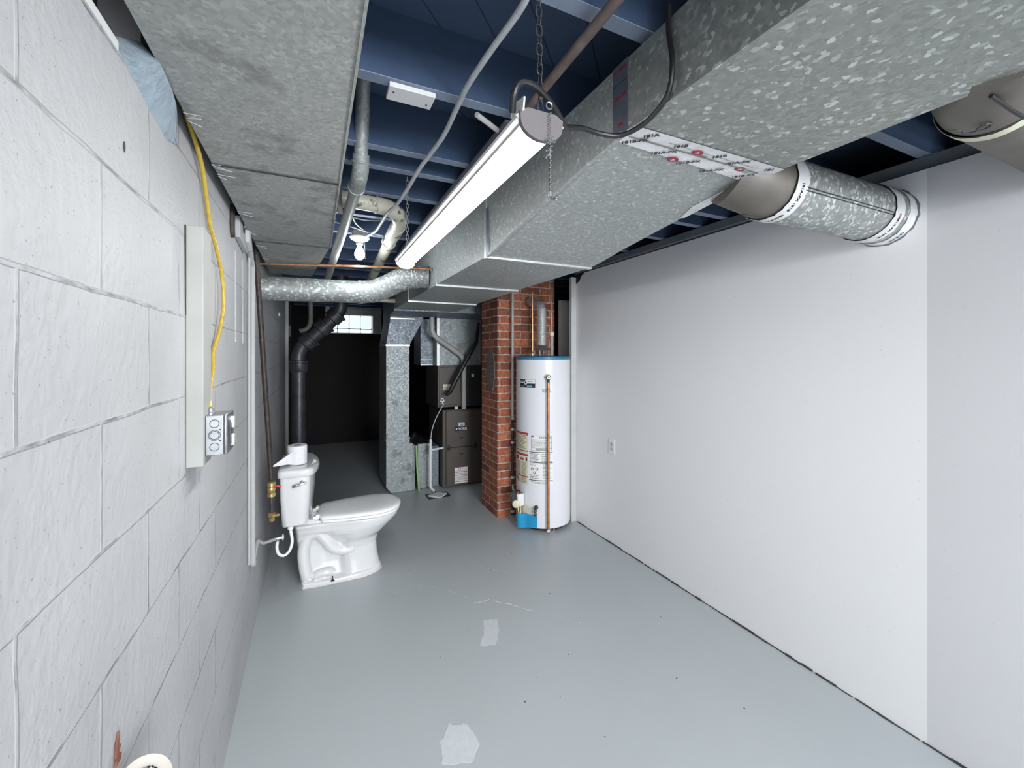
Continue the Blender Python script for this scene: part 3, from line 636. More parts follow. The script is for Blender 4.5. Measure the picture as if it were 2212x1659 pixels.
MB().box((1.035,4.62,.004),(1.175,5.1,.50)).build('boot_side', M['galv_stain'], bt, bevel=.002)
MB().box((1.165,4.63,.003),(1.273,5.0,.46)).build('boot_side', M['galv_dark'], bt, bevel=.003)
MB().box((1.155,4.612,.01),(1.173,4.62,.50)).build('foil_tape', M['foil_tape'], bt)
MB().box((.984,4.615,.003),(.998,4.63,.50)).build('flange', M['galv_stain'], bt)
MB().tube([(1.004,4.56,.50),(1.012,4.556,.27),(1.032,4.55,.004)], [.012,.012,.012], 6).build('green_strip', M['green'])
gs_ = bpy.data.objects['green_strip']; tag(gs_, 'pale green strip of wood standing in the gap beside the return drop', 'stick')
bg = MB().loft([[(.99,4.66,.50),(1.17,4.64,.502),(1.17,5.0,.502),(.99,5.0,.50)],[(1.02,4.70,.555),(1.13,4.69,.54),(1.12,4.95,.545),(1.03,4.95,.55)],[(1.05,4.76,.60),(1.08,4.76,.585),(1.08,4.9,.58),(1.06,4.9,.59)]])
tag(bg.build('rumpled_plastic', M['soot'], smooth=80), 'crumpled black plastic lying on top of the low boot duct', 'plastic')

# ================================================================== SHOP LIGHT
sl_ = thing('shop_light', (.36, 1.25, 1.86), 'lit shop light hanging lengthwise on chains beside the trunk duct', 'light')
ya, yb2 = .645, 1.862; xa, xb = .362, .362
def prof(y, x, w_, zt, drop, n=14):
    return [(x + w_*math.cos(math.pi - math.pi*k/n), y, zt - drop*math.sin(math.pi*k/n)) for k in range(n+1)]
lz = 1.905
lens = MB(); rings = []
for y in (ya+.004, ya+.05, (ya+yb2)/2, yb2-.05, yb2-.004): rings.append(prof(y, .362, .034, lz, .021))
lens.loft(rings, True, True).build('lens', M['lens'], sl_)
def house(y, g=0): return [(.313-g,y,1.913),(.316-g,y,1.910),(.327,y,1.906),(.327,y,1.903),(.397,y,1.903),(.397,y,1.906),(.408+g,y,1.910),(.411+g,y,1.913),(.400,y,1.922),(.385,y,1.926),(.339,y,1.926),(.324,y,1.922)]
MB().loft([house(ya), house(yb2)]).build('housing', M['lamp_body'], sl_, smooth=20)
for y0, y1 in ((ya-.006, ya+.003), (yb2-.003, yb2+.006)):
    p = prof(y0, .362, .042, 1.906, .030); top = [(.405,y0,1.920),(.390,y0,1.928),(.334,y0,1.928),(.319,y0,1.920)]
    MB().prism(p+top, (0, y1-y0, 0)).build('end_cap', M['lamp_end'], sl_)
MB().obox((.322, ya+.01, 1.932), (.003, .05, .022), Matrix.Rotation(.2, 3, 'X')).build('tag', M['label_white'], sl_)
hk = MB().tube(smoothpts([(.320,ya+.02,1.914),(.312,ya+.012,1.926),(.312,ya,1.932),(.320,ya+.004,1.918)], 5), .0013, 6)
hk.build('hook', M['steel'], sl_)
pc = MB().torus((.375,ya-.008,1.940), .006, .0013, (0,1,0), 12, 5)
z = 1.925; k = 0
while z > 1.785: pc.sphere((.375+.0006*(-1)**k, ya-.012, z), .0019, 6); z -= .0042; k += 1
for _ in range(26):
    t = random.random(); pc.sphere((.375+random.uniform(-.007,.007), ya-.012+random.uniform(-.005,.005), 1.885-t*.04), .0018, 6)
pc.cyl((.375,ya-.012,1.786),(.375,ya-.012,1.778),.003, n=8)
pc.build('pull_chain', M['steel'], sl_)
def chain(name, top, bot, label, mt='dark_steel', link=.021, rr_=.0055, wr=.0013):
    top = Vector(top); bot = Vector(bot); L = (top-bot).length; n = int(L/(link*.78)); d = (bot-top)/n; mb = MB()
    for k in range(n):
        c = top + d*(k+.5); s_ = Vector((1,0,0)) if k % 2 else Vector((0,1,0)); t = d.normalized(); h = link/2-rr_*.6
        pts = []
        for j in range(12):
            a = 2*math.pi*j/12; pts.append(c + s_*rr_*math.cos(a) + t*(h*(1 if math.sin(a) > 0 else -1)*(abs(math.sin(a)) > .3) + rr_*.5*math.sin(a)))
        mb.tube(pts+[pts[0]], wr, 5)
    return tag(mb.build(name, M[mt], smooth=80), label, 'chain')
chain('hanging_chain', (.356, ya+.0, 2.268), (.362, ya+.0, 1.930), 'dark link chain holding the near end of the lit shop light')
chain('hanging_chain', (.362, yb2-.04, 2.268), (.362, yb2-.04, 1.932), 'steel link chain holding the far end of the lit shop light', 'steel')
# cord from duct top, down the side, across to the fixture
cord = smoothpts([(.700,.675,2.262),(.697,.672,2.20),(.690,.655,2.12),(.694,.675,2.062),(.690,.735,2.035),(.66,.785,2.022),(.61,.80,2.022),(.56,.795,2.02),(.51,.78,2.004),(.465,.73,1.972),(.42,.68,1.958),(.385,.650,1.955),(.345,.632,1.962),(.316,.630,1.960),(.305,.634,1.940),(.309,.65,1.918)], 6)
tag(MB().tube(cord, .0060, 10).build('power_cord', M['black']), 'black power cord looping down the trunk duct to the shop light', 'cord')

# ================================================================== CEILING SERVICES
tag(MB().tube([(.552,-1.2,2.232),(.560,.5,2.232),(.572,1.15,2.230),(.575,3.3,2.228)], .0125, 14).build('iron_pipe', M['rust_pipe']), 'rusty iron pipe running lengthwise under the joists beside the shop light', 'pipe')
bp = thing('cover_box', (.255, 1.272, 2.24), 'white blank rectangular cover box screwed beneath the ceiling joist', 'box')
MB().box((.190,1.203,2.255),(.322,1.272,2.2695)).build('cover', M['plastic_white'], bp, bevel=.002)
for x, y in ((.205,1.228),(.305,1.250)): MB().lathe([(.003,0),(.003,.0012)], (x,y,2.2548), (0,0,-1), 8).build('screw', M['dark_steel'], bp)
wc = smoothpts([(.37,.2,2.255),(.393,.70,2.256),(.405,.80,2.252),(.393,.95,2.250),(.386,1.10,2.250),(.392,1.22,2.252),(.398,1.40,2.248),(.370,1.62,2.225),(.355,1.77,2.20),(.338,1.93,2.182),(.316,2.06,2.178),(.312,2.25,2.182),(.310,2.45,2.195),(.285,2.66,2.215)], 5)
wcd = MB()
tag(MB().tube(wc, .0078, 10).build('white_cable', M['cable_white']), 'pale flat-sheathed cable snaking along the joists to the bulb holder', 'cable')
for i, pts in enumerate(([(.08,2.30,2.235),(.2,2.32,2.212),(.29,2.35,2.222),(.37,2.37,2.245)], [(.08,2.55,2.25),(.2,2.57,2.235),(.30,2.61,2.225),(.379,2.64,2.225)], [(.08,2.20,2.25),(.16,2.26,2.22),(.20,2.40,2.21),(.26,2.6,2.235)])):
    tag(MB().tube(smoothpts(pts, 5), .0035, 6).build('thin_cable', M['cable_white']), ('thin pale cable sagging below the joists behind the grey drain pipe', 'thin pale cable crossing the joists just before the bare bulb', 'thin pale cable curving beside the return duct edge under the joists')[i], 'cable')
gp = thing('grey_drain_pipe', (.15, 2.0, 1.98), 'grey metal drain pipe dropping from the subfloor then sloping away beside the return duct', 'pipe')
MB().tube([(.152,1.515,2.455),(.156,1.655,2.215)], [.024,.025], 24).build('upper_pipe', M['galv_fine'], gp)
MB().tube(smoothpts([(.1555,1.640,2.245),(.157,1.665,2.205),(.155,1.70,2.180),(.151,1.78,2.168)], 5), .030, 24).build('elbow', M['galv_fine'], gp)
MB().tube([(.152,1.76,2.170),(.085,3.55,2.075)], .0235, 24).build('lower_pipe', M['pvc_grey'], gp)
MB().torus((.156,1.652,2.222), .030, .004, (.02,.5,-.85), 24, 8).build('hub_ring', M['galv_fine'], gp)
MB().torus((.151,1.775,2.169), .030, .0035, (0,1,-.05), 24, 8).build('hub_ring', M['galv_fine'], gp)
cp_ = thing('cream_plastic_pipe', (.4, 2.4, 2.0), 'stained cream plastic drain pipe bending ninety degrees under the joists', 'pipe')
MB().tube([(.085,2.10,2.231),(.272,2.123,2.231)], .037, 24).build('pipe', M['pvc_cream'], cp_)
MB().tube(smoothpts([(.262,2.123,2.230),(.324,2.138,2.230),(.382,2.196,2.228),(.413,2.29,2.225),(.423,2.40,2.22)], 5), .040, 24).build('elbow', M['pvc_cream'], cp_)
MB().tube([(.423,2.39,2.22),(.425,2.62,2.213)], [.042,.040], 24).build('coupling', M['pvc_cream'], cp_)
MB().tube([(.425,2.61,2.213),(.45,4.0,2.15)], .035, 24).build('pipe', M['pvc_cream'], cp_)
MB().torus((.425,2.72,2.210), .040, .005, (0,1,0), 24, 8).build('hub_ring', M['pvc_cream'], cp_)
MB().torus((.272,2.123,2.231), .039, .004, (1,.1,0), 24, 8).build('hub_ring', M['pvc_cream'], cp_)
st = MB().box((.045,1.90,2.10),(.048,1.925,2.268)); 
tag(MB().prism([(.083,1.97,2.27),(.103,1.97,2.27),(.113,1.99,2.12),(.093,1.99,2.12)], (0,.002,0)).build('hanger_strap', M['dark_steel']), 'dark perforated hanger strap beside the return duct edge', 'strap')
cpp = MB().tube([(-.296,2.78,2.020),(.62,2.72,2.062),(.703,2.715,2.064)], .0075, 10)
tag(cpp.build('copper_pipe', M['copper']), 'thin copper pipe crossing horizontally under the return duct end', 'pipe')
# bulb and holder
bl = thing('bulb_holder', (.25, 2.72, 2.12), 'round ceramic lampholder with a lit bare bulb under the joists', 'light')
bc = (.25, 2.72)
MB().lathe([(.040,0),(.046,-.006),(.046,-.03),(.040,-.036)], (*bc,2.262), (0,0,1), 28).build('octagon_box', M['ceramic'], bl)
MB().lathe([(.058,0),(.060,-.006),(.052,-.018),(.030,-.028),(.022,-.034),(.021,-.048),(.0,-.048)], (*bc,2.224), (0,0,1), 32).build('holder', M['ceramic'], bl)
MB().lathe([(.0,-.098),(.012,-.096),(.024,-.086),(.030,-.070),(.029,-.055),(.022,-.038),(.0145,-.020),(.013,0.0),(.0,0)], (*bc,2.180), (0,0,1), 28).build('bulb', M['bulb'], bl, smooth=80)
pt = bpy.data.lights.new('bulb_light', 'POINT'); pt.energy = 4; pt.color = (.85,.93,1); pt.shadow_soft_size = .03
po = bpy.data.objects.new('bulb_light', pt); C.objects.link(po); po.location = (.25, 2.72, 2.055)
tag(MB().tube([(.275,2.68,2.222),(.277,2.675,2.08)], .0012, 6).build('pull_cord', M['cable_white']), 'short pull cord hanging beside the lit bare bulb', 'cord')

# ================================================================== LEFT WALL ITEMS
tag(MB().box((-.2995,1.322,1.207),(-.262,1.412,1.832)).build('wall_board', M['board_paint'], bevel=.002), 'pale vertical board fixed flat on the left block wall beside the outlet box', 'board')
gapb = MB().prism([(-.2992,1.312,1.83),(-.2992,1.3215,1.83),(-.2992,1.3215,1.60),(-.2992,1.318,1.62)], (.0012,0,0))
gapb.build('shadow_gap', M['dirt_and_shade'], wl)  # dark sliver, paints the shade in the gap beside the board
yc_ = smoothpts([(-.287,1.20,2.12),(-.287,1.284,2.089),(-.287,1.305,2.083),(-.285,1.365,2.057),(-.287,1.44,2.022),(-.290,1.50,1.965),(-.290,1.555,1.894),(-.288,1.63,1.84),(-.285,1.70,1.763),(-.283,1.715,1.668),(-.287,1.66,1.569),(-.29,1.593,1.507),(-.28,1.53,1.45),(-.270,1.435,1.39),(-.262,1.395,1.352)], 6)
yw = thing('yellow_cable', (-.29, 1.5, 1.35), 'yellow plastic-sheathed cable running down the left wall into the outlet box', 'cable')
MB().tube(yc_, .0056, 10).build('sheath', M['yellow'], yw)
ym = MB(); 
for i in range(22, len(yc_)-26, 2):
    a, b = yc_[i], yc_[i+1]; m_ = a.lerp(b, .3); n_ = a.lerp(b, .75)
    ym.tube([m_+Vector((.0050,-.0018,0)), n_+Vector((.0050,-.0018,0))], .0011, 4)
o = ym.build('sheath_print', M['ink_grey'], yw); o['kind'] = 'stuff'
ob = thing('outlet_box', (-.255, 1.39, 1.23), 'surface-mounted square metal outlet box with knockouts and duplex receptacle on the left wall', 'outlet')
MB().box((-.2985,1.414,1.228),(-.262,1.4455,1.336))
MB().box((-.2615,1.340,1.230),(-.2215,1.446,1.337)).build('box', M['steel'], ob, bevel=.002)
for z in (1.3145, 1.2835, 1.2525):
    MB().torus((-.2415,1.3398,z), .0105, .0009, (0,1,0), 24, 6).build('knockout', M['dark_steel'], ob)
MB().torus((-.2415,1.3398,1.2835), .0135, .0007, (0,1,0), 24, 6).build('knockout', M['dark_steel'], ob)
for z in (1.298, 1.269): MB().lathe([(.0020,0),(.0020,.001)], (-.2285,1.3395,z), (0,-1,0), 8).build('screw_hole', M['ink'], ob)
MB().box((-.2215,1.343,1.228),(-.2135,1.444,1.339)).build('cover_plate', M['steel'], ob, bevel=.004)
for z in (1.3085, 1.2585):
    rc_ = MB().lathe([(.0165,0),(.0165,.006),(.015,.007)], (-.2135,1.405,z), (1,0,0), 24).build('receptacle', M['plastic_white'], ob)
    for dy in (-.006, .006): MB().box((-.2066,1.405+dy-.001,z+.000),(-.2062,1.405+dy+.001,z+.008)).build('slot', M['ink'], rc_)
MB().tube([(-.2138,1.362,1.248),(-.2105,1.362,1.255),(-.2105,1.362,1.312),(-.2138,1.362,1.319)], .004, 8).build('clamp_bar', M['dark_steel'], ob)
MB().lathe([(.010,0),(.010,.004),(.0075,.006),(.0085,.016),(.0065,.018)], (-.262+.004,1.385,1.336), (0,0,1), 16).build('cable_clamp', M['steel'], ob)
# wall plug hole, rough stub near the ceiling, channel bracket
wh = MB().prism([(-.2998,.942+.004*math.cos(a)*random.uniform(.7,1.2),1.861+.009*math.sin(a)*random.uniform(.7,1.2)) for a in [k*math.pi/5 for k in range(10)]], (.0012,0,0)); wh.build('anchor_hole', M['dirt_and_shade'], wl)
sb = MB().tube(smoothpts([(-.296,1.952,2.085),(-.2965,1.946,2.04),(-.2965,1.951,1.99),(-.296,1.965,1.965)], 4), [.010]+[.012]*11+[.008], 8); 
sb.build('rust_crevice', M['iron_pipe'], wl)
br = thing('conduit_bracket', (-.285, 2.15, 1.98), 'whitewashed channel bracket with cables at the top of the left wall', 'bracket')
MB().prism([(-.299,2.04,1.985),(-.299,2.04,2.075),(-.299,2.19,2.085),(-.299,2.30,2.02),(-.299,2.26,1.965)], (.020,0,0)).build('plate', M['dim_white'], br, bevel=.003)
MB().prism([(-.279,2.17,2.0),(-.279,2.17,2.08),(-.279,2.19,2.08),(-.279,2.255,1.99),(-.279,2.25,1.975)], (.018,0,0)).build('flange', M['jamb'], br, bevel=.002)
MB().lathe([(.020,0),(.020,.003)], (-.279,2.13,2.045), (1,0,0), 20).build('hole', M['ink'], br)
for dz, dy in ((0,0),(.004,.014)): MB().tube(smoothpts([(-.275,2.03+dy,2.12),(-.272,2.08+dy,2.085),(-.272,2.12+dy,2.06+dz),(-.284,2.135+dy,2.045+dz)], 4), .0042, 8).build('cable', M['cable_white'], br)
cv = thing('white_conduit', (-.285, 2.5, .45), 'white painted water pipe rising up the left wall and angling toward the toilet valve', 'pipe')
MB().tube(elbow([(-.284,2.335,2.00),(-.284,2.46,1.95),(-.284,2.462,.43),(-.284,2.50,.428)], .02), .0115, 14).build('riser', M['dim_white'], cv)
MB().tube(elbow([(-.284,2.49,.43),(-.282,2.64,.485),(-.262,2.70,.44),(-.215,2.82,.405)], .018), .0085, 12).build('branch', M['dim_white'], cv)
MB().tube([(-.290,2.385,1.98),(-.290,2.387,.47)], .006, 8).build('second_riser', M['dim_white'], cv)
MB().lathe([(.013,0),(.013,.024)], (-.284,2.478,.428), (0,1,.15), 14).build('fitting', M['dim_white'], cv)
ip = thing('black_gas_pipe', (-.235, 2.78, .5), 'black iron pipe leaning off the left wall above the toilet valve with ball valve', 'pipe')
MB().tube([(-.290,2.66,2.045),(-.228,2.78,.77)], .0135, 16).build('pipe', M['iron_pipe'], ip)
MB().tube(smoothpts([(-.298,2.62,2.07),(-.294,2.645,2.072),(-.290,2.66,2.05)], 4), .017, 14).build('elbow', M['iron_pipe'], ip)
cx_, cy_ = -.228, 2.78
MB().lathe([(.018,0),(.021,.004),(.021,.018),(.016,.022),(.019,.034),(.022,.044),(.019,.056),(.015,.060),(.021,.064),(.021,.082),(.018,.086)], (cx_,cy_,.672), (0,0,1), 16).build('ball_valve', M['brass'], ip)
MB().tube(smoothpts([(cx_+.018,cy_-.004,.730),(cx_+.032,cy_-.006,.732),(cx_+.05,cy_-.008,.726)], 3), [.0065]*7, 8).build('lever_handle', M['red'], ip)
MB().tube([(cx_,cy_,.675),(cx_+.002,cy_,.575)], .012, 12).build('nipple', M['dark_steel'], ip)
MB().lathe([(.010,0),(.014,.003),(.016,.012),(.013,.020),(.019,.028),(.020,.048),(.016,.052)], (cx_+.003,cy_,.528), (0,0,1), 6).build('brass_fitting', M['brass'], ip)
MB().tube([(cx_+.005,cy_-.012,.562),(cx_+.04,cy_-.014,.566)], .008, 8).build('flare_outlet', M['brass'], ip)
MB().box((-.298,5.0,1.80),(-.285,5.05,1.84))
tag(MB().box((-.2985,4.30,1.845),(-.285,4.36,1.875)).build('wall_clip', M['plastic_white'], bevel=.002), 'small white clip on the far stretch of the left wall', 'clip')
# spigot flange at the bottom left corner
fg = thing('wall_flange', (-.28, 1.04, .58), 'round cream wall flange with steel outlet at the lower left corner', 'fixture')
fa = Vector((.42,-.42,.80)).normalized(); fc = Vector((-.254,.872,.797))
MB().tube([(-.299,.905,.760), tuple(fc-fa*.004)], [.030,.026], 24).build('stub', M['flange_cream'], fg)
MB().lathe([(.034,-.010),(.040,-.008),(.041,.0),(.038,.006),(.020,.009),(.016,.004)], fc, fa, 40).build('escutcheon', M['flange_cream'], fg)
MB().lathe([(.018,0),(.018,.018),(.013,.022),(.012,.014)], fc-fa*.004, fa, 20).build('outlet', M['chrome'], fg)
ru = MB().loft([[Vector((-.299+ (.0035 if j in (1,2) else 0), .908+dy+(.011 if j in (2,3) else -.011)*s_*.75*random.uniform(.75,1.25), z)) for j in range(4)] for z, dy, s_ in ((.818,0,.9),(.825,.004,1.1),(.833,-.002,.8),(.842,.003,.95),(.85,-.002,.5),(.858,.003,.3),(.867,.004,.1))])
ru.build('rust_spot', M['brown_wood'], wl)
# vertical drips / parge bulges at the wall near the conduits
for y, w_ in ((2.05,.006),(2.24,.005)):
    MB().tube([(-.2985,y,1.93),(-.2985,y+.01,1.55)], .003, 6).build('paint_ridge', M['block'], wl)

# ================================================================== TOILET
TY = 3.07
to = thing('toilet', (.15, TY, 0), 'white two-piece porcelain toilet standing sideways against the left wall', 'toilet')
def lerpk(keys, t):
    for (a, b), (c_, d_) in zip(keys[:-1], keys[1:]):
        if t <= c_: u = (t-a)/(c_-a); u = u*u*(3-2*u)*.35+u*.65; return b+(d_-b)*u
    return keys[-1][1]
def egg(xb, xf, keys, z, n=26, wmax=1.0, tm=.62):
    up = []
    for k in range(n+1):
        t = .5-.5*math.cos(math.pi*k/n); x = xb+(xf-xb)*t
        if t > tm: w_ = keys[-1][1]*math.sqrt(max(0, 1-((t-tm)/(1-tm))**2.2))
        else: w_ = lerpk(keys, t)
        if t < .04: w_ *= math.sqrt(max(0, 1-((.04-t)/.04)**2))
        up.append((x, w_))
    return [(x, TY-w_, z) for x, w_ in up] + [(x, TY+w_, z) for x, w_ in reversed(up[1:-1])]
secs = [(0,-.085,.425,[(0,.105),(.3,.118),(.62,.118)]),(.028,-.085,.425,[(0,.105),(.3,.118),(.62,.118)]),(.040,-.088,.415,[(0,.088),(.3,.066),(.5,.066),(.58,.098),(.62,.102)]),
        (.12,-.092,.398,[(0,.080),(.3,.052),(.5,.052),(.58,.094),(.62,.098)]),(.20,-.098,.393,[(0,.078),(.3,.052),(.5,.054),(.58,.098),(.62,.102)]),(.250,-.105,.405,[(0,.080),(.3,.056),(.48,.070),(.58,.112),(.62,.118)]),
        (.290,-.110,.447,[(0,.085),(.3,.070),(.42,.105),(.62,.150)]),(.325,-.115,.485,[(0,.092),(.3,.100),(.42,.140),(.62,.166)]),(.352,-.118,.513,[(0,.105),(.3,.128),(.62,.177)]),(.378,-.122,.538,[(0,.115),(.3,.132),(.62,.182)]),
        (.400,-.125,.545,[(0,.130),(.3,.138),(.62,.186)]),(.412,-.125,.543,[(0,.128),(.3,.136),(.62,.184)])]
tb_ = MB().loft([egg(a, b, k, z) for z, a, b, k in secs])
for s_ in (-1, 1):   # trapway relief on both flanks
    yo = TY + s_*.073
    tr_ = smoothpts([(-.045,yo,.05),(-.062,yo,.14),(-.066,yo,.24),(-.040,yo,.315),(.012,yo+s_*.006,.338),(.060,yo+s_*.008,.290),(.105,yo+s_*.006,.225),(.165,yo,.195),(.235,yo,.200)], 5)
    tb_.tube(tr_, [.036]*len(tr_), 14)
    tb_.tube(smoothpts([(.00,yo,.045),(.02,yo+s_*.008,.066),(.08,yo+s_*.008,.070),(.11,yo,.05)], 4), .026, 12)
body = tb_.build('bowl', M['porcelain'], to, smooth=80)
rm = body.modifiers.new('remesh', 'REMESH'); rm.mode = 'VOXEL'; rm.voxel_size = .0055; rm.use_smooth_shade = True
sm2 = body.modifiers.new('smooth', 'SMOOTH'); sm2.factor = .6; sm2.iterations = 4
deck = MB().loft([[(-.185,TY-.10,.405),(.10,TY-.125,.405),(.10,TY+.125,.405),(-.185,TY+.10,.405)],[(-.185,TY-.10,.438),(-.03,TY-.115,.438),(-.03,TY+.115,.438),(-.185,TY+.10,.438)]])
deck.build('deck', M['porcelain'], to, bevel=.012)
def rrect(x0, x1, hw, z, bow=0, r=.03, n=6):
    pts = []
    for cx0, cy0, a0 in ((x1-r, TY-hw+r, -90),(x1-r, TY+hw-r, 0),(x0+r, TY+hw-r, 90),(x0+r, TY-hw+r, 180)):
        for k in range(n+1):
            a = math.radians(a0+90*k/n); x = cx0+r*math.cos(a); y = cy0+r*math.sin(a); pts.append((x, y, z))
        if a0 == -90 and bow:
            for k in range(1, 8):
                t = k/8; pts.append((x1, TY-hw+r+(2*hw-2*r)*t, z))
    if bow: pts = [(x + (bow*(1-((y-TY)/hw)**2) if x > (x0+x1)/2 else 0), y, z) for x, y, z in pts]
    return pts
tk = MB().loft([rrect(-.178,-.052,.185,.440,.02,.03), rrect(-.182,-.046,.200,.450,.03,.03), rrect(-.190,-.036,.218,.62,.035,.025), rrect(-.193,-.030,.226,.755,.04,.022)])
tk.build('tank', M['porcelain'], to, smooth=50)
li = MB().loft([rrect(-.200,-.020,.236,.752,.045,.028), rrect(-.204,-.015,.240,.757,.045,.03), rrect(-.203,-.016,.240,.786,.045,.03), rrect(-.199,-.020,.236,.796,.042,.03), rrect(-.190,-.030,.226,.801,.04,.03), rrect(-.175,-.045,.21,.803,.035,.03)])
li.build('tank_lid', M['porcelain'], to, smooth=50)
MB().loft([egg(.025,.553,[(0,.135),(.12,.150),(.3,.172),(.62,.188)], z) for z in (.415,.419,.431)]).build('seat', M['plastic_white'], to, bevel=.003)
ld = [(.434,0),(.438,.003),(.448,.003),(.456,-.008),(.461,-.030),(.464,-.07),(.465,-.12)]
MB().loft([egg(.022-d_*.6,.556+d_,[(0,max(.03,.135+d_)),(.12,max(.035,.152+d_)),(.3,max(.04,.174+d_)),(.62,.190+d_)], z) for z, d_ in ld]).build('seat_lid', M['plastic_white'], to, smooth=60)
for s_ in (-1, 1):
    MB().cyl((.018,TY+s_*.075-.018,.445),(.018,TY+s_*.075+.018,.445),.014, n=16).build('hinge', M['plastic_white'], to)
    MB().box((-.012,TY+s_*.075-.014,.424),(.024,TY+s_*.075+.014,.446)).build('hinge_base', M['plastic_white'], to, bevel=.004)
tl = thing  # flush lever on the near flank of the tank
lv = MB().lathe([(.013,0),(.013,.006),(.008,.008),(.007,.016)], (-.068,TY-.2215,.718), (0,-1,0), 18)
lv = lv.build('flush_lever', M['chrome'], to)
MB().tube(smoothpts([(-.046,TY-.238,.716),(-.068,TY-.242,.713),(-.095,TY-.240,.706),(-.122,TY-.236,.698)], 4), [.005,.006,.0065,.007,.0075,.008,.0085,.009,.0095,.010,.010,.009,.008][:13], 10).build('lever_arm', M['chrome'], lv)
MB().lathe([(.013,0),(.011,.003),(.004,.004),(.003,.028),(.0035,.030)], (.105,TY-.128,.027), (0,0,1), 12).build('floor_bolt', M['ink'], to)
rg2 = []
for k in range(60):
    p = egg(-.085,.425,[(0,.105),(.3,.118),(.62,.118)], 0)[int(k*52/60)]
cb3 = MB(); e0 = egg(-.085,.425,[(0,.105),(.3,.118),(.62,.118)], 0)
ctr = Vector((.17,TY,0)); ra = []; rb_ = []
for p in e0:
    v_ = Vector(p); d_ = (v_-ctr).normalized(); ra.append(v_+d_*random.uniform(.004,.010)+Vector((0,0,.001))); rb_.append(v_-d_*.004+Vector((0,0,random.uniform(.005,.010))))
cb3.loft([ra, rb_], False, False).build('caulk_bead', M['whitewash'], to)
MB().lathe([(.013,0),(.017,.004),(.017,.020),(.012,.024)], (-.135,TY-.165,.418), (0,0,1), 10).build('tank_nut', M['plastic_white'], to)
# stop valve and hose
va = thing('stop_valve', (-.2, 2.85, .39), 'small white-handled stop valve feeding the toilet on the left wall', 'valve')
MB().tube([(-.232,2.83,.405),(-.175,2.835,.405)], .0105, 14).build('body', M['chrome'], va)
MB().lathe([(.013,0),(.013,.010)], (-.222,2.831,.405), (1,0,0), 12).build('collar', M['chrome'], va)
MB().lathe([(.012,0),(.018,.003),(.018,.008),(.010,.011)], (-.178,2.835,.405), (1,.05,0), 8).build('handle', M['plastic_white'], va)
MB().cyl((-.200,2.833,.405),(-.200,2.833,.378),.008, n=12).build('outlet', M['chrome'], va)
tag(MB().tube(smoothpts([(-.200,2.833,.385),(-.204,2.834,.350),(-.195,2.84,.308),(-.168,2.856,.285),(-.140,2.875,.300),(-.126,2.895,.345),(-.133,2.903,.40),(-.135,2.905,.425)], 6), .0085, 12).build('supply_hose', M['plastic_white']), 'white looping supply hose between the stop valve and the toilet tank', 'hose')
# toilet roll with a loose sheet
tr2 = thing('toilet_roll', (-.10, 2.98, .806), 'white toilet paper roll standing on the tank lid with a loose trailing sheet', 'toilet paper')
rx, ry = -.100, 2.975
MB().lathe([(.019,.003),(.054,0),(.056,.004),(.056,.112),(.054,.115),(.020,.115),(.019,.110)], (rx,ry,.8065), (0,0,1), 40).build('roll', M['paper'], tr2)
MB().lathe([(.0192,0),(.0192,.1145),(.0182,.1145),(.0182,0)], (rx,ry,.8075), (0,0,1), 24).build('core', M['ink'], tr2)
rows = []
for k in range(13):
    t = k/12; 
    if t < .5:
        a = math.radians(-35 - 110*t/.5*.75); x = rx+.0575*math.cos(a); y = ry+.0575*math.sin(a); zt = .900-.02*t; zb = .812+.012*t
    else:
        u = (t-.5)/.5; a = math.radians(-35-82.5); x = rx+.0575*math.cos(a)-.112*u; y = ry+.0575*math.sin(a)-.012*u; zt = .890-.075*u; zb = .818-.006*u
    rows.append([(x,y,zb),(x,y,zt),(x,y+.0012,zt),(x,y+.0012,zb)])
MB().loft(rows).build('loose_sheet', M['paper'], tr2, smooth=70)

# ================================================================== WATER HEATER
HX, HY, HR = 1.845, 3.242, .24
wh_ = thing('water_heater', (HX, HY, 0), 'tall white tank water heater with blue top ring beside the brick chimney', 'water heater')
MB().lathe([(HR-.006,.035),(HR,.040),(HR,.075),(HR-.0015,.077),(HR-.0015,.080),(HR,.082),(HR,1.452)], (HX,HY,0), (0,0,1), 72).build('tank', M['tank_white'], wh_)
MB().lathe([(HR+.003,1.452),(HR+.005,1.456),(HR+.004,1.474),(HR-.006,1.482),(.06,1.486)], (HX,HY,0), (0,0,1), 72).build('top_ring', M['blue_lid'], wh_)
MB().lathe([(HR-.03,.012),(HR-.03,.04)], (HX,HY,0), (0,0,1), 40).build('base_pan', M['ink'], wh_)
for a in (-100, 150, 30):
    a = math.radians(a); c_ = (HX+(HR-.025)*math.cos(a), HY+(HR-.025)*math.sin(a))
    MB().prism([(c_[0]-.026,c_[1]-.01,.0),(c_[0]+.026,c_[1]-.01,.0),(c_[0]+.026,c_[1]-.01,.04),(c_[0]+.012,c_[1]-.01,.04),(c_[0]+.010,c_[1]-.01,.012),(c_[0]-.010,c_[1]-.01,.012),(c_[0]-.012,c_[1]-.01,.04),(c_[0]-.026,c_[1]-.01,.04)], (0,.02,0)).build('foot', M['steel'], wh_)
def cp(a0, a1, z0, z1, off, n=None, r=HR):
    n = n or max(2, int(abs(a1-a0)/4)); rings = []
    for k in range(n+1):
        a = math.radians(a0+(a1-a0)*k/n); c_, s_ = math.cos(a), math.sin(a)
        rings.append([(HX+(r-.0005)*c_,HY+(r-.0005)*s_,z0),(HX+(r+off)*c_,HY+(r+off)*s_,z0),(HX+(r+off)*c_,HY+(r+off)*s_,z1),(HX+(r-.0005)*c_,HY+(r-.0005)*s_,z1)])
    return MB().loft(rings)
def merge(lst):
    o = MB()
    for m_ in lst: o.add(m_.v, m_.f)
    return o
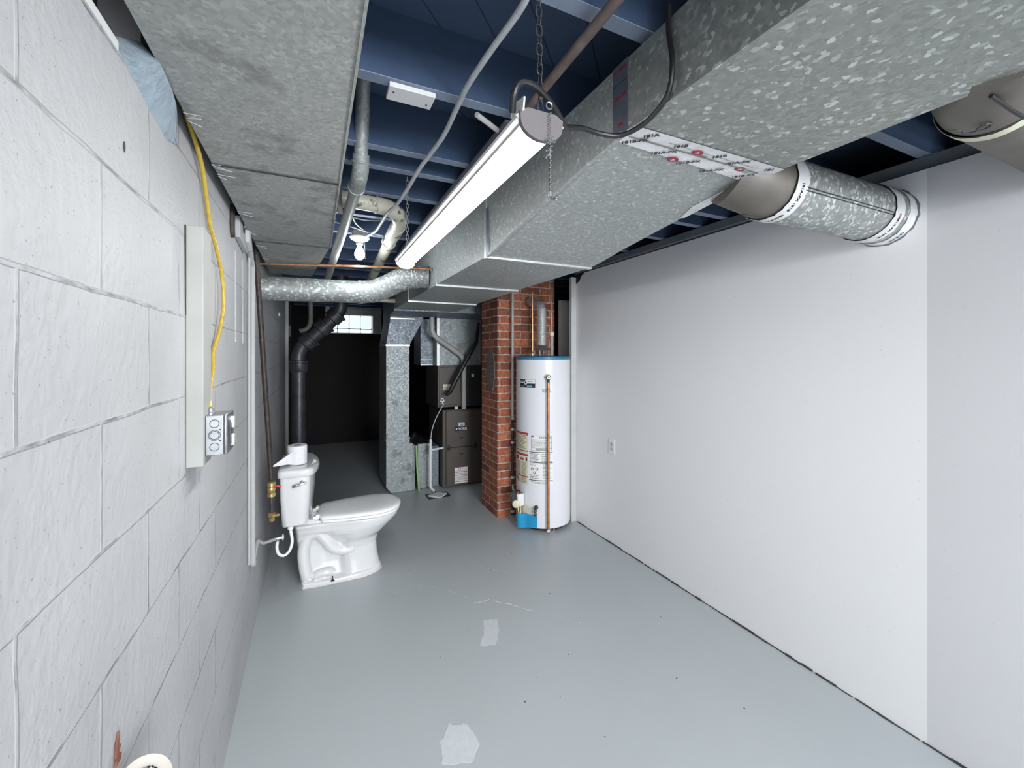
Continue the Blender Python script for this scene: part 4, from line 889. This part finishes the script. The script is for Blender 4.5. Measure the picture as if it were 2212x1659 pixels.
def ht(t, size, a, z, parent, m, off=.0018, bold=.0008):
    mb = textmesh('print', t, size, Matrix.Identity(4), None, None, .00015, bold=bold); out = MB(); out.f = mb.f
    for p in mb.v:
        A = math.radians(a)+p.x/HR; out.v.append(Vector((HX+(HR+off+p.z)*math.cos(A), HY+(HR+off+p.z)*math.sin(A), z+p.y)))
    return out.build('print', M[m], parent)
def lines(a0, a1, z0, z1, n, off=.0016, fill=.5, jag=.25):
    L = []
    for k in range(n):
        zc_ = z0+(z1-z0)*(k+.5)/n; h = (z1-z0)/n*fill/2; a = a0
        e_ = a1-(a1-a0)*random.uniform(0, jag)
        while a < e_:
            w_ = random.uniform(1.2, 4.5); L.append(cp(a, min(a+w_, e_), zc_-h, zc_+h, off, 1)); a += w_+random.uniform(.5, 1)
    return merge(L)
lg = cp(-174,-135.5,1.216,1.284,.0012).build('brand_label', M['ink'], wh_)
cp(-158,-135.9,1.252,1.283,.0018).build('label_field', M['label_white'], lg)
cp(-173.5,-161,1.255,1.262,.0018).build('label_field', M['label_white'], lg); cp(-173.5,-161,1.268,1.272,.0018).build('label_field', M['label_white'], lg)
cc = math.radians(-157); cpos = Vector((HX+(HR+.0015)*math.cos(cc), HY+(HR+.0015)*math.sin(cc), 1.258))
MB().lathe([(.017,0),(.017,.0012)], cpos, (math.cos(cc),math.sin(cc),0), 24).build('label_disc', M['label_white'], lg)
MB().lathe([(.009,0),(.009,.0008)], cpos+Vector((math.cos(cc),math.sin(cc),0))*.0012, (math.cos(cc),math.sin(cc),0), 20).build('label_dot', M['navy'], lg)
ht('MASTER', .014, -148, 1.229, lg, 'ink_cyan'); lines(-171,-159,1.226,1.232,1,.0018,1,0).build('print', M['ink_grey'], lg); lines(-152,-141,1.265,1.272,1,.0022,.9,0).build('print', M['ink_grey'], lg)
s2 = cp(-122.4,-103.7,1.170,1.217,.0012).build('small_label', M['label_white'], wh_); lines(-121.5,-104.6,1.176,1.208,4,.0018,.6,.1).build('print', M['ink_grey'], s2)
w1 = cp(-191,-152,.655,.832,.0012).build('warning_label', M['label_cream'], wh_)
cp(-191,-152,.806,.832,.0018).build('label_field', M['label_red'], w1); lines(-189,-154,.808,.816,1,.0022,.6,0).build('print', M['label_white'], w1)
lines(-189,-154,.69,.80,9,.0018,.45).build('print', M['ink_grey'], w1); cp(-191,-152,.672,.678,.0018).build('print', M['ink'], w1)
w2 = cp(-191,-152,.392,.650,.0012).build('warning_label', M['label_cream'], wh_)
cp(-191,-152,.632,.650,.0018).build('label_field', M['label_red'], w2)
cp(-178,-160,.588,.626,.0018).build('label_field', M['label_white'], w2)
fl_ = []
for k in range(9):
    a = -174+k*1.3; fl_.append(cp(a, a+1.3, .594, .600+.020*abs(math.sin(k*1.1+.4)), .0022, 1))
merge(fl_).build('flame_icon', M['red'], w2)
cp(-188,-181,.590,.622,.0018).build('figure_icon', M['ink'], w2); cp(-157,-153.5,.590,.622,.0018).build('figure_icon', M['ink'], w2)
lines(-188,-172,.47,.582,11,.0018,.5,.3).build('print', M['ink_grey'], w2); lines(-169,-154,.47,.582,11,.0018,.5,.3).build('print', M['ink_grey'], w2)
cp(-191,-152,.452,.462,.0018).build('label_field', M['label_red'], w2); lines(-170,-154,.398,.448,5,.0018,.5,.2).build('print', M['ink_grey'], w2)
fi = merge([cp(-188+k*1.5,-186+k*1.5,.425-k*.005,.447-k*.006,.0018,1) for k in range(6)]); fi.build('figure_icon', M['ink'], w2)
r1 = cp(-143.6,-101.8,.688,.814,.0012).build('rating_label', M['label_white'], wh_)
merge([cp(-143.6,-101.8,.812,.8145,.0018),cp(-143.6,-101.8,.688,.690,.0018),cp(-143.6,-143,.688,.814,.0018,1),cp(-102.4,-101.8,.688,.814,.0018,1),cp(-143.6,-101.8,.710,.712,.0018)]).build('border', M['ink'], r1)
cp(-142.5,-139,.802,.810,.0018,1).build('print', M['ink'], r1); lines(-128,-104,.792,.806,2,.0018,.6).build('print', M['ink'], r1); lines(-142,-103,.716,.785,7,.0018,.35).build('print', M['ink_grey'], r1)
merge([cp(-134+k*.9,-133.6+k*.9,.692,.708,.0018,1) for k in range(26)]).build('barcode', M['ink'], r1)
r2 = cp(-149,-99.5,.402,.684,.0012).build('energy_label', M['label_white'], wh_)
for z in (.672,.586,.436): cp(-148.5,-100,z,z+.006,.0018).build('rule', M['ink'], r2)
lines(-146,-128,.592,.666,7,.0018,.5).build('print', M['ink_grey'], r2); lines(-122,-102,.592,.666,5,.0018,.55,.5).build('print', M['ink_grey'], r2)
lines(-146,-130,.562,.582,2,.0018,.4).build('print', M['ink_grey'], r2); lines(-120,-102,.456,.578,12,.0018,.45,.4).build('print', M['ink_grey'], r2)
for a, z in ((-142,.535),(-132,.535),(-137,.502)):
    A = math.radians(a); MB().torus((HX+(HR+.0018)*math.cos(A),HY+(HR+.0018)*math.sin(A),z), .010, .0022, (math.cos(A),math.sin(A),0), 16, 5).build('emblem', M['ink'], r2)
lines(-146,-127,.450,.488,3,.0018,.5,.2).build('print', M['ink_grey'], r2); lines(-144,-101,.410,.430,2,.0018,.4,.2).build('print', M['ink_grey'], r2)
# relief valve and copper drip pipe
ta = math.radians(-110.4); tn = Vector((math.cos(ta), math.sin(ta), 0)); tc_ = Vector((HX,HY,0))+tn*(HR+.001)
MB().lathe([(.030,0),(.026,.006),(.020,.008)], tc_+Vector((0,0,1.306)), tn, 24).build('foam_ring', M['label_cream'], wh_)
rv = MB().lathe([(.015,0),(.015,.030),(.020,.034),(.020,.048),(.012,.052)], tc_+Vector((0,0,1.306)), tn, 20); rv.cyl(tc_+tn*.035+Vector((0,0,1.306)), tc_+tn*.035+Vector((0,0,1.262)), .012, n=14)
rv = rv.build('relief_valve', M['dark_steel'], wh_)
MB().torus(tc_+tn*.054+Vector((0,0,1.306)), .010, .0025, tn, 18, 6).build('test_lever', M['chrome'], rv)
pb = tc_+tn*.035
dp = thing('drip_pipe', (pb.x,pb.y,.03), 'long vertical copper discharge pipe in front of the white water heater', 'pipe')
MB().tube([pb+Vector((0,0,1.262)), pb+Vector((0,0,.045))], .0105, 14).build('pipe', M['copper'], dp)
MB().lathe([(.0125,0),(.0125,.03)], pb+Vector((0,0,1.235)), (0,0,1), 14).build('coupling', M['brass'], dp)
MB().lathe([(.0135,0),(.0125,.02)], pb+Vector((0,0,.028)), (0,0,1), 12).build('end_fitting', M['label_cream'], dp)
# gas control
ga = math.radians(-172); gn = Vector((math.cos(ga), math.sin(ga), 0)); gt = Vector((-gn.y, gn.x, 0)); Mg = Matrix((gn, gt, Vector((0,0,1)))).transposed()
gc = Vector((HX,HY,0))+gn*(HR+.035)
gv = MB().obox(gc+Vector((0,0,.262)), (.07,.085,.108), Mg).build('gas_control', M['steel'], wh_, bevel=.004)
gd = MB().obox(gc+gt*.046+Vector((0,0,.262)), (.06,.010,.10), Mg).build('control_label', M['label_white'], gv)
dn = (gn*.25 - gt*.0 + Vector((-.2,-.9,0))).normalized()
MB().lathe([(.030,0),(.033,.004),(.031,.014),(.018,.020)], gc+gn*.030-gt*.0+Vector((0,-.03,.232)), Vector((-.55,-.83,0)), 24).build('temperature_dial', M['label_cream'], gv)
MB().cyl(gc+Vector((0,-.01,.315)), gc+Vector((0,-.01,.336)), .016, n=14).build('control_knob', M['ink'], gv)
MB().cyl(gc+gn*.012+Vector((0,-.03,.315)), gc+gn*.012+Vector((0,-.03,.332)), .010, n=12).build('igniter_button', M['red'], gv)
for k, (a, b) in enumerate((((0,0,.215),(.0,-.02,.10)),((.012,-.025,.21),(.012,-.035,.10)),((.03,.0,.21),(-.0,-.03,.11)))):
    MB().tube([gc+Vector(a), gc+Vector(((a[0]+b[0])/2,(a[1]+b[1])/2-.006,(a[2]+b[2])/2)), gc+Vector(b)], .0045, 8).build('gas_tube', M['brass' if k == 0 else 'label_cream'], gv)
MB().lathe([(.035,0),(.035,.0015)], Vector((HX+HR*math.cos(math.radians(-155)), HY+HR*math.sin(math.radians(-155)), .185)), (math.cos(math.radians(-155)), math.sin(math.radians(-155)), 0), 18).build('rust_stain', M['label_cream'], wh_)
# drain cock
da = math.radians(-133); dn = Vector((math.cos(da), math.sin(da), 0)); dc = Vector((HX,HY,0))+dn*HR
dk = MB().lathe([(.017,0),(.017,.006),(.010,.008),(.010,.030),(.013,.032),(.013,.044)], dc+Vector((0,0,.214)), dn, 18).build('drain_cock', M['dark_steel'], wh_)
MB().torus(dc+dn*.034+Vector((-.012,-.006,.188)), .013, .004, dn, 18, 8).build('drain_wheel', M['steel'], dk)
MB().cyl(dc+dn*.03+Vector((0,0,.205)), dc+dn*.045+Vector((.004,0,.155)), .011, n=14).build('drain_spout', M['dark_steel'], dk)
# blue plastic burner shield
bs = []
for k in range(15):
    t = k/14; a = -180+49*t; off = .008+.048*math.exp(-((t-.26)/.17)**2); A = math.radians(a)
    r_ = HR+off; c_, s_ = math.cos(A), math.sin(A); zt = .130+.018*math.sin(t*2.6)+(.045*(1-t*4) if t < .25 else 0); zb = .0+.035*t+.012
    bs.append([(HX+(r_-.003)*c_,HY+(r_-.003)*s_,zb),(HX+r_*c_,HY+r_*s_,zb),(HX+r_*c_,HY+r_*s_,zt),(HX+(r_-.003)*c_,HY+(r_-.003)*s_,zt)])
MB().loft(bs).build('burner_shield', M['blue_plastic'], wh_, smooth=50)
# flue with draft hood, pipes on top
fu = thing('water_heater_flue', (1.835, 3.25, 1.486), 'shiny galvanised flue pipe with draft hood on top of the water heater', 'flue')
MB().tube(elbow([(1.835,3.25,1.575),(1.835,3.25,1.925),(1.835,3.47,2.0)], .06), .042, 32).build('pipe', M['galv_fine'], fu)
MB().lathe([(.082,0),(.084,.004),(.050,.036),(.044,.045)], (1.835,3.25,1.535), (0,0,1), 32).build('draft_hood', M['steel'], fu)
for a in (0, 90, 180, 270):
    A = math.radians(a+45); MB().box((1.835+.066*math.cos(A)-.006,3.25+.066*math.sin(A)-.002,1.486),(1.835+.066*math.cos(A)+.006,3.25+.066*math.sin(A)+.002,1.538)).build('hood_leg', M['steel'], fu)
MB().torus((1.835,3.25,1.905), .043, .003, (0,0,1), 32, 6).build('crimp_ring', M['seam'], fu)
MB().lathe([(.045,0),(.040,.012),(.02,.014)], (1.835,3.25,1.486), (0,0,1), 24).build('vent_collar', M['blue_lid'], fu)
wp1 = thing('water_pipe', (1.744,3.25,1.486), 'thin copper water pipe left of the shiny flue on the heater', 'pipe')
MB().tube([(1.744,3.25,1.535),(1.742,3.25,2.05)], .0072, 12).build('pipe', M['copper'], wp1)
MB().lathe([(.014,0),(.014,.02),(.009,.024),(.013,.030),(.013,.045)], (1.744,3.25,1.487), (0,0,1), 10).build('union', M['brass'], wp1)
wp2 = thing('water_pipe', (1.941,3.25,1.486), 'thicker copper and galvanised water pipe right of the shiny flue', 'pipe')
MB().tube([(1.941,3.25,1.69),(1.941,3.25,2.15)], .011, 12).build('pipe', M['copper'], wp2)
MB().tube([(1.941,3.25,1.487),(1.941,3.25,1.665)], .0135, 12).build('nipple', M['pvc_grey'], wp2)
MB().lathe([(.015,0),(.019,.006),(.022,.02),(.022,.034),(.014,.040)], (1.941,3.25,1.662), (0,0,1), 8).build('union', M['label_cream'], wp2)

# ================================================================== CHIMNEY AND GAS LINE
ch = thing('brick_chimney', (1.8, 3.7, 0), 'red brick chimney stack rising behind the white water heater', 'chimney')
MB().box((1.512,3.50,0),(2.12,3.892,ZC)).build('stack', M['brick'], ch)
pp = []
for k in range(26):
    a = 2*math.pi*k/26; pp.append((1.5125, 3.66+.105*math.cos(a)*random.uniform(.85,1.12), 1.345+.215*math.sin(a)*random.uniform(.9,1.08)))
MB().prism(pp, (-.006,0,0)).build('cement_patch', M['mortar_grey'], ch)
gl = thing('gas_line', (1.645, 3.42, 0), 'grey vertical gas pipe with valves between the brick chimney and the heater', 'pipe')
MB().tube([(1.638,3.44,2.2),(1.638,3.44,.93)], .0125, 14).build('pipe', M['pvc_grey'], gl)
MB().tube([(1.638,3.44,.93),(1.638,3.44,.03)], .012, 14).build('drip_leg', M['iron_pipe'], gl)
for z in (.90,.80,.68,.36,.20,.05): MB().lathe([(.016,0),(.019,.004),(.019,.020),(.016,.024)], (1.638,3.44,z), (0,0,1), 10).build('coupling', M['pvc_grey'], gl)
MB().tube([(1.63,3.43,.865),(1.605,3.40,.885),(1.598,3.395,.925)], .005, 6).build('valve_handle', M['dark_steel'], gl)
MB().tube([(1.645,3.43,.69),(1.655,3.39,.65),(1.662,3.37,.61)], .006, 6).build('valve_handle', M['iron_pipe'], gl)
MB().tube([(1.64,3.44,.305),(1.60,3.35,.29),(1.585,3.22,.275)], .010, 10).build('branch', M['pvc_grey'], gl)

# ================================================================== FURNACE
fn = thing('furnace', (1.54, 4.8, 0), 'brown metal gas furnace cabinet standing left of the brick chimney', 'furnace')
FX0, FX1, FYa = 1.285, 1.79, 4.50
MB().box((FX0,FYa+.012,.012),(FX1,5.12,.875)).build('cabinet', M['brown_metal'], fn, bevel=.006)
MB().box((FX0+.035,FYa-.008,.455),(FX1-.015,FYa+.014,.862)).build('upper_door', M['brown_metal'], fn, bevel=.005)
MB().box((FX0+.035,FYa-.008,.030),(FX1-.015,FYa+.014,.449)).build('lower_door', M['brown_metal'], fn, bevel=.005)
for x, z in ((1.352,.470),(1.352,.432),(1.668,.470),(1.668,.432)): MB().lathe([(.018,0),(.016,.006)], (x,FYa-.007,z), (0,-1,0), 18).build('door_knob', M['ink'], fn)
for x, z in ((1.497,.555),(1.497,.375)): MB().box((x-.024,FYa-.0095,z-.009),(x+.024,FYa-.0075,z+.009)).build('vent_slot', M['ink'], fn, bevel=.004)
bd = MB().box((1.418,FYa-.011,.634),(1.580,FYa-.0078,.682)).build('badge', M['navy'], fn, bevel=.003)
textmesh('logo', 'YORK', .040, frame((1.512,FYa-.0115,.657), (1,0,0), (0,0,1)), M['label_white'], bd, .0004, bold=.0012)
MB().lathe([(.010,0),(.010,.001)], (1.440,FYa-.011,.658), (0,-1,0), 20).build('logo_dot', M['label_white'], bd)
lb = MB().box((1.465,FYa-.010,.684),(1.535,FYa-.0078,.728)).build('small_label', M['label_white'], fn)
q = MB(); 
for k in range(12): q.box((1.480+k*.0035,FYa-.0106,.690),(1.482+k*.0035,FYa-.0098,.706))
q.build('barcode', M['ink'], lb); MB().box((1.475,FYa-.0106,.712),(1.525,FYa-.0098,.717)).build('print', M['ink_grey'], lb)
nb = MB().box((1.418,FYa-.010,.045),(1.572,FYa-.0078,.228)).build('notice_label', M['label_white'], fn)
MB().box((1.418,FYa-.0106,.222),(1.572,FYa-.0098,.228)).build('label_stripe', M['label_red'], nb)
for z in (.168,.133,.062): MB().box((1.424,FYa-.0106,z),(1.566,FYa-.0098,z+.006)).build('rule', M['ink_red'], nb)
for z in (.187,.180,.155,.148,.120,.112,.104,.096,.088,.080):
    q = MB(); x = 1.426
    while x < 1.55: w_ = random.uniform(.006,.02); q.box((x,FYa-.0105,z),(x+w_,FYa-.0098,z+.0032)); x += w_+.004
    o = q.build('print_line', M['ink_grey'], nb); o['kind'] = 'stuff'
for k in range(4): MB().prism([(1.462+k*.020,FYa-.0106,.202),(1.474+k*.020,FYa-.0106,.202),(1.468+k*.020,FYa-.0106,.214)], (0,.0008,0)).build('icon', M['ink'], nb)
cl = thing('coil_cabinet', (1.5, 4.8, .88), 'brown evaporator coil cabinet stacked above the furnace', 'cabinet')
MB().box((1.242,4.56,.90),(1.76,5.1,1.372)).build('case', M['brown_metal'], cl, bevel=.004)
MB().box((1.262,4.552,.925),(1.535,4.562,1.355)).build('front_panel', M['brown_metal'], cl, bevel=.004)
MB().box((1.540,4.554,.90),(1.775,4.564,1.36)).build('side_panel', M['ink'], cl, bevel=.003)
c_l = MB().box((1.303,4.5495,1.098),(1.405,4.5525,1.160)).build('label', M['label_cream'], cl)
MB().box((1.309,4.549,1.122),(1.399,4.5497,1.126)).build('print', M['ink_grey'], c_l); MB().box((1.309,4.549,1.110),(1.38,4.5497,1.114)).build('print', M['ink_grey'], c_l)
MB().box((1.640,4.551,1.235),(1.670,4.5545,1.275)).build('label', M['label_white'], cl)
tv = MB().prism([(1.262,4.549,.94),(1.330,4.549,.94),(1.305,4.549,1.005),(1.280,4.549,1.005)], (0,.003,0)).build('drain_plate', M['label_white'], cl)
for x, z in ((1.278,.955),(1.315,.955),(1.293,.985)): MB().lathe([(.011,0),(.011,.002)], (x,4.549,z), (0,-1,0), 14).build('port', M['ink'], tv)
pl_ = thing('supply_plenum', (1.5, 4.8, 1.37), 'galvanised supply plenum box between the coil cabinet and trunk duct', 'duct')
MB().box((1.240,4.56,1.374),(1.765,5.1,1.904)).build('box', M['galv_stain'], pl_)
MB().box((1.232,4.552,1.374),(1.262,4.575,1.904)).build('corner_flange', M['seam'], pl_)
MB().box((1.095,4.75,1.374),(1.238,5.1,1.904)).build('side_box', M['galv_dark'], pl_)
for z in (1.374,1.43): MB().box((1.095,4.745,z),(1.238,4.752,z+.006)).build('seam', M['seam'], pl_)
MB().tube([(1.735,4.555,1.87),(1.735,4.552,1.39),(1.70,4.552,1.376)], .004, 6).build('drive_cleat', M['seam'], pl_)
ex = thing('furnace_exhaust_pipe', (1.4, 4.42, .88), 'grey plastic exhaust pipe bending diagonally across the plenum into the furnace top', 'pipe')
_u = elbow([(1.152,4.42,1.89),(1.152,4.42,1.70),(1.49,4.42,1.475),(1.535,4.42,1.36),(1.54,4.60,1.20)][:3]+[(1.535,4.42,1.40)], .07)
ex_pts = elbow([(1.152,4.44,1.925),(1.152,4.44,1.71),(1.515,4.46,1.47),(1.535,4.48,1.30),(1.535,4.50,1.22)], .07)
MB().tube(elbow([(1.152,4.46,1.905),(1.152,4.46,1.715),(1.525,4.49,1.465),(1.538,4.524,.877)], .075), .0275, 20).build('pipe', M['pvc_grey'], ex)
for p, d_ in (((1.152,4.46,1.80),(0,0,1)),((1.215,4.465,1.672),(.83,.05,-.55)),((1.42,4.48,1.535),(.83,.05,-.55)),((1.530,4.508,1.36),(0,0,1))):
    MB().lathe([(.031,-.014),(.031,.014)], p, d_, 22).build('hub', M['pvc_grey'], ex)
MB().lathe([(.020,0),(.022,.004),(.022,.028),(.018,.032)], (1.450,4.534,.876), (0,0,1), 20).build('intake_cap', M['plastic_white'], fn)
tag(MB().tube([(1.668,4.40,1.86),(1.640,4.40,1.64),(1.50,4.39,1.40),(1.39,4.39,1.20),(1.335,4.40,1.085),(1.300,4.42,1.050)], [.014,.022,.025,.026,.024,.016], 14).build('insulated_line', M['black']), 'black foam insulated refrigerant line crossing the coil cabinet diagonally', 'pipe')
dl = thing('condensate_drain', (1.14, 4.4, 0), 'white plastic condensate drain standpipe beside the furnace base', 'pipe')
MB().tube([(1.138,4.46,.58),(1.136,4.46,.045)], .014, 16).build('standpipe', M['pvc_white'], dl)
MB().tube([(1.150,4.46,.458),(1.284,4.49,.462)], .012, 14).build('side_arm', M['pvc_white'], dl)
MB().lathe([(.019,-.04),(.019,.04)], (1.137,4.46,.455), (0,0,1), 18).build('tee', M['pvc_white'], dl)
MB().tube([(1.136,4.46,.060),(1.150,4.44,.035),(1.168,4.40,.022)], .015, 14).build('elbow', M['pvc_white'], dl)
MB().lathe([(.010,0),(.010,.002)], (1.1695,4.397,.0215), (.6,-1,-.45), 12).build('opening', M['ink'], dl)
tag(MB().tube(smoothpts([(1.290,4.47,.955),(1.250,4.455,.90),(1.190,4.44,.80),(1.150,4.45,.68),(1.140,4.46,.585)], 5), .0055, 8).build('drain_hose', M['cable_white']), 'thin curved hose from the coil drain plate into the white standpipe', 'hose')
dg = thing('floor_drain_pit', (1.17, 4.31, 0), 'small dark floor drain with a loose pale cover tile below the condensate pipe', 'drain')
MB().box((1.06,4.24,.0005),(1.30,4.40,.003)).build('pit', M['ink'], dg)
MB().prism([(1.075,4.325,.004),(1.19,4.385,.004),(1.275,4.315,.004),(1.175,4.215,.004)], (0,0,.012)).build('cover_tile', M['label_white'], dg)

# ================================================================== SOIL STACK, FAR LEFT DETAILS
ss = thing('soil_stack', (-.13, 4.45, 0), 'black cast iron soil stack rising behind the toilet and angling right to the ceiling', 'pipe')
sx, sy = -.135, 4.42
MB().tube([(sx,sy,0),(sx,sy,1.42)], .062, 28).build('stack_pipe', M['cast_iron'], ss)
MB().lathe([(.075,0),(.082,.01),(.082,.085),(.088,.09),(.088,.105),(.074,.108)], (sx,sy,1.33), (0,0,1), 32).build('hub', M['cast_iron'], ss)
MB().torus((sx,sy,1.432), .078, .005, (0,0,1), 32, 6).build('lead_ring', M['steel'], ss)
pth = smoothpts([(sx,sy,1.40),(sx,sy,1.50),(-.10,sy-.005,1.575),(-.04,4.40,1.635),(.12,4.36,1.80),(.20,4.34,1.90),(.225,4.33,1.98),(.23,4.33,2.25)], 5)
MB().tube(pth, .064, 28).build('offset_pipe', M['cast_iron'], ss)
for p in ((-.055,4.405,1.62),(.075,4.375,1.755),(.175,4.345,1.865)):
    MB().lathe([(.070,-.045),(.082,-.035),(.082,.022),(.090,.028),(.090,.044),(.070,.050)], p, (.67,-.14,.70), 32).build('hub', M['cast_iron'], ss)
eb = thing('junction_box', (-.29, 5.5, 1.70), 'dark junction box with conduit on the unlit far left wall', 'box')
MB().box((-.318,5.44,1.70),(-.25,5.53,1.83)).build('box', M['dark_steel'], eb, bevel=.003)
MB().tube([(-.29,5.48,1.83),(-.29,5.48,2.26)], .012, 10).build('conduit', M['pvc_grey'], eb)
MB().tube([(-.29,5.48,1.70),(-.29,5.48,.02)], .009, 10).build('lower_conduit', M['dark_steel'], eb)
tag(MB().tube(smoothpts([(-.05,6.09,2.27),(-.05,6.09,1.95),(-.09,6.09,1.84),(-.18,6.09,1.80)], 5), .03, 16).build('bent_drain_pipe', M['pvc_grey']), 'grey bent drain pipe hanging in the dark behind the soil stack', 'pipe')
tag(MB().cyl((-.25,5.0,2.235),(.62,5.05,2.235),.018, n=16).build('dark_pipe', M['iron_pipe']), 'dark iron pipe crossing under the joists beyond the round crossover duct', 'pipe')
tag(MB().cyl((.10,4.05,2.02),(.70,4.12,2.015),.022, n=16).build('tan_pipe', M['pvc_cream']), 'tan pipe running right toward the trunk duct behind the crossover duct', 'pipe')

# drywall outlet
ou = thing('wall_outlet', (2.12, 2.63, .71), 'almond duplex wall outlet plate low on the white right wall', 'outlet')
MB().box((XR-.005,2.597,.712),(XR-.0002,2.667,.828)).build('plate', M['plastic_white'], ou, bevel=.002)
for z in (.79,.75):
    r_ = MB().lathe([(.015,0),(.015,.002)], (XR-.005,2.632,z), (-1,0,0), 20).build('receptacle', M['jamb'], ou)
    for dy in (-.006,.006): MB().box((XR-.0076,2.632+dy-.001,z-.004),(XR-.0068,2.632+dy+.001,z+.004)).build('slot', M['ink'], r_)
MB().lathe([(.003,0),(.003,.0015)], (XR-.005,2.632,.77), (-1,0,0), 8).build('screw', M['dark_steel'], ou)
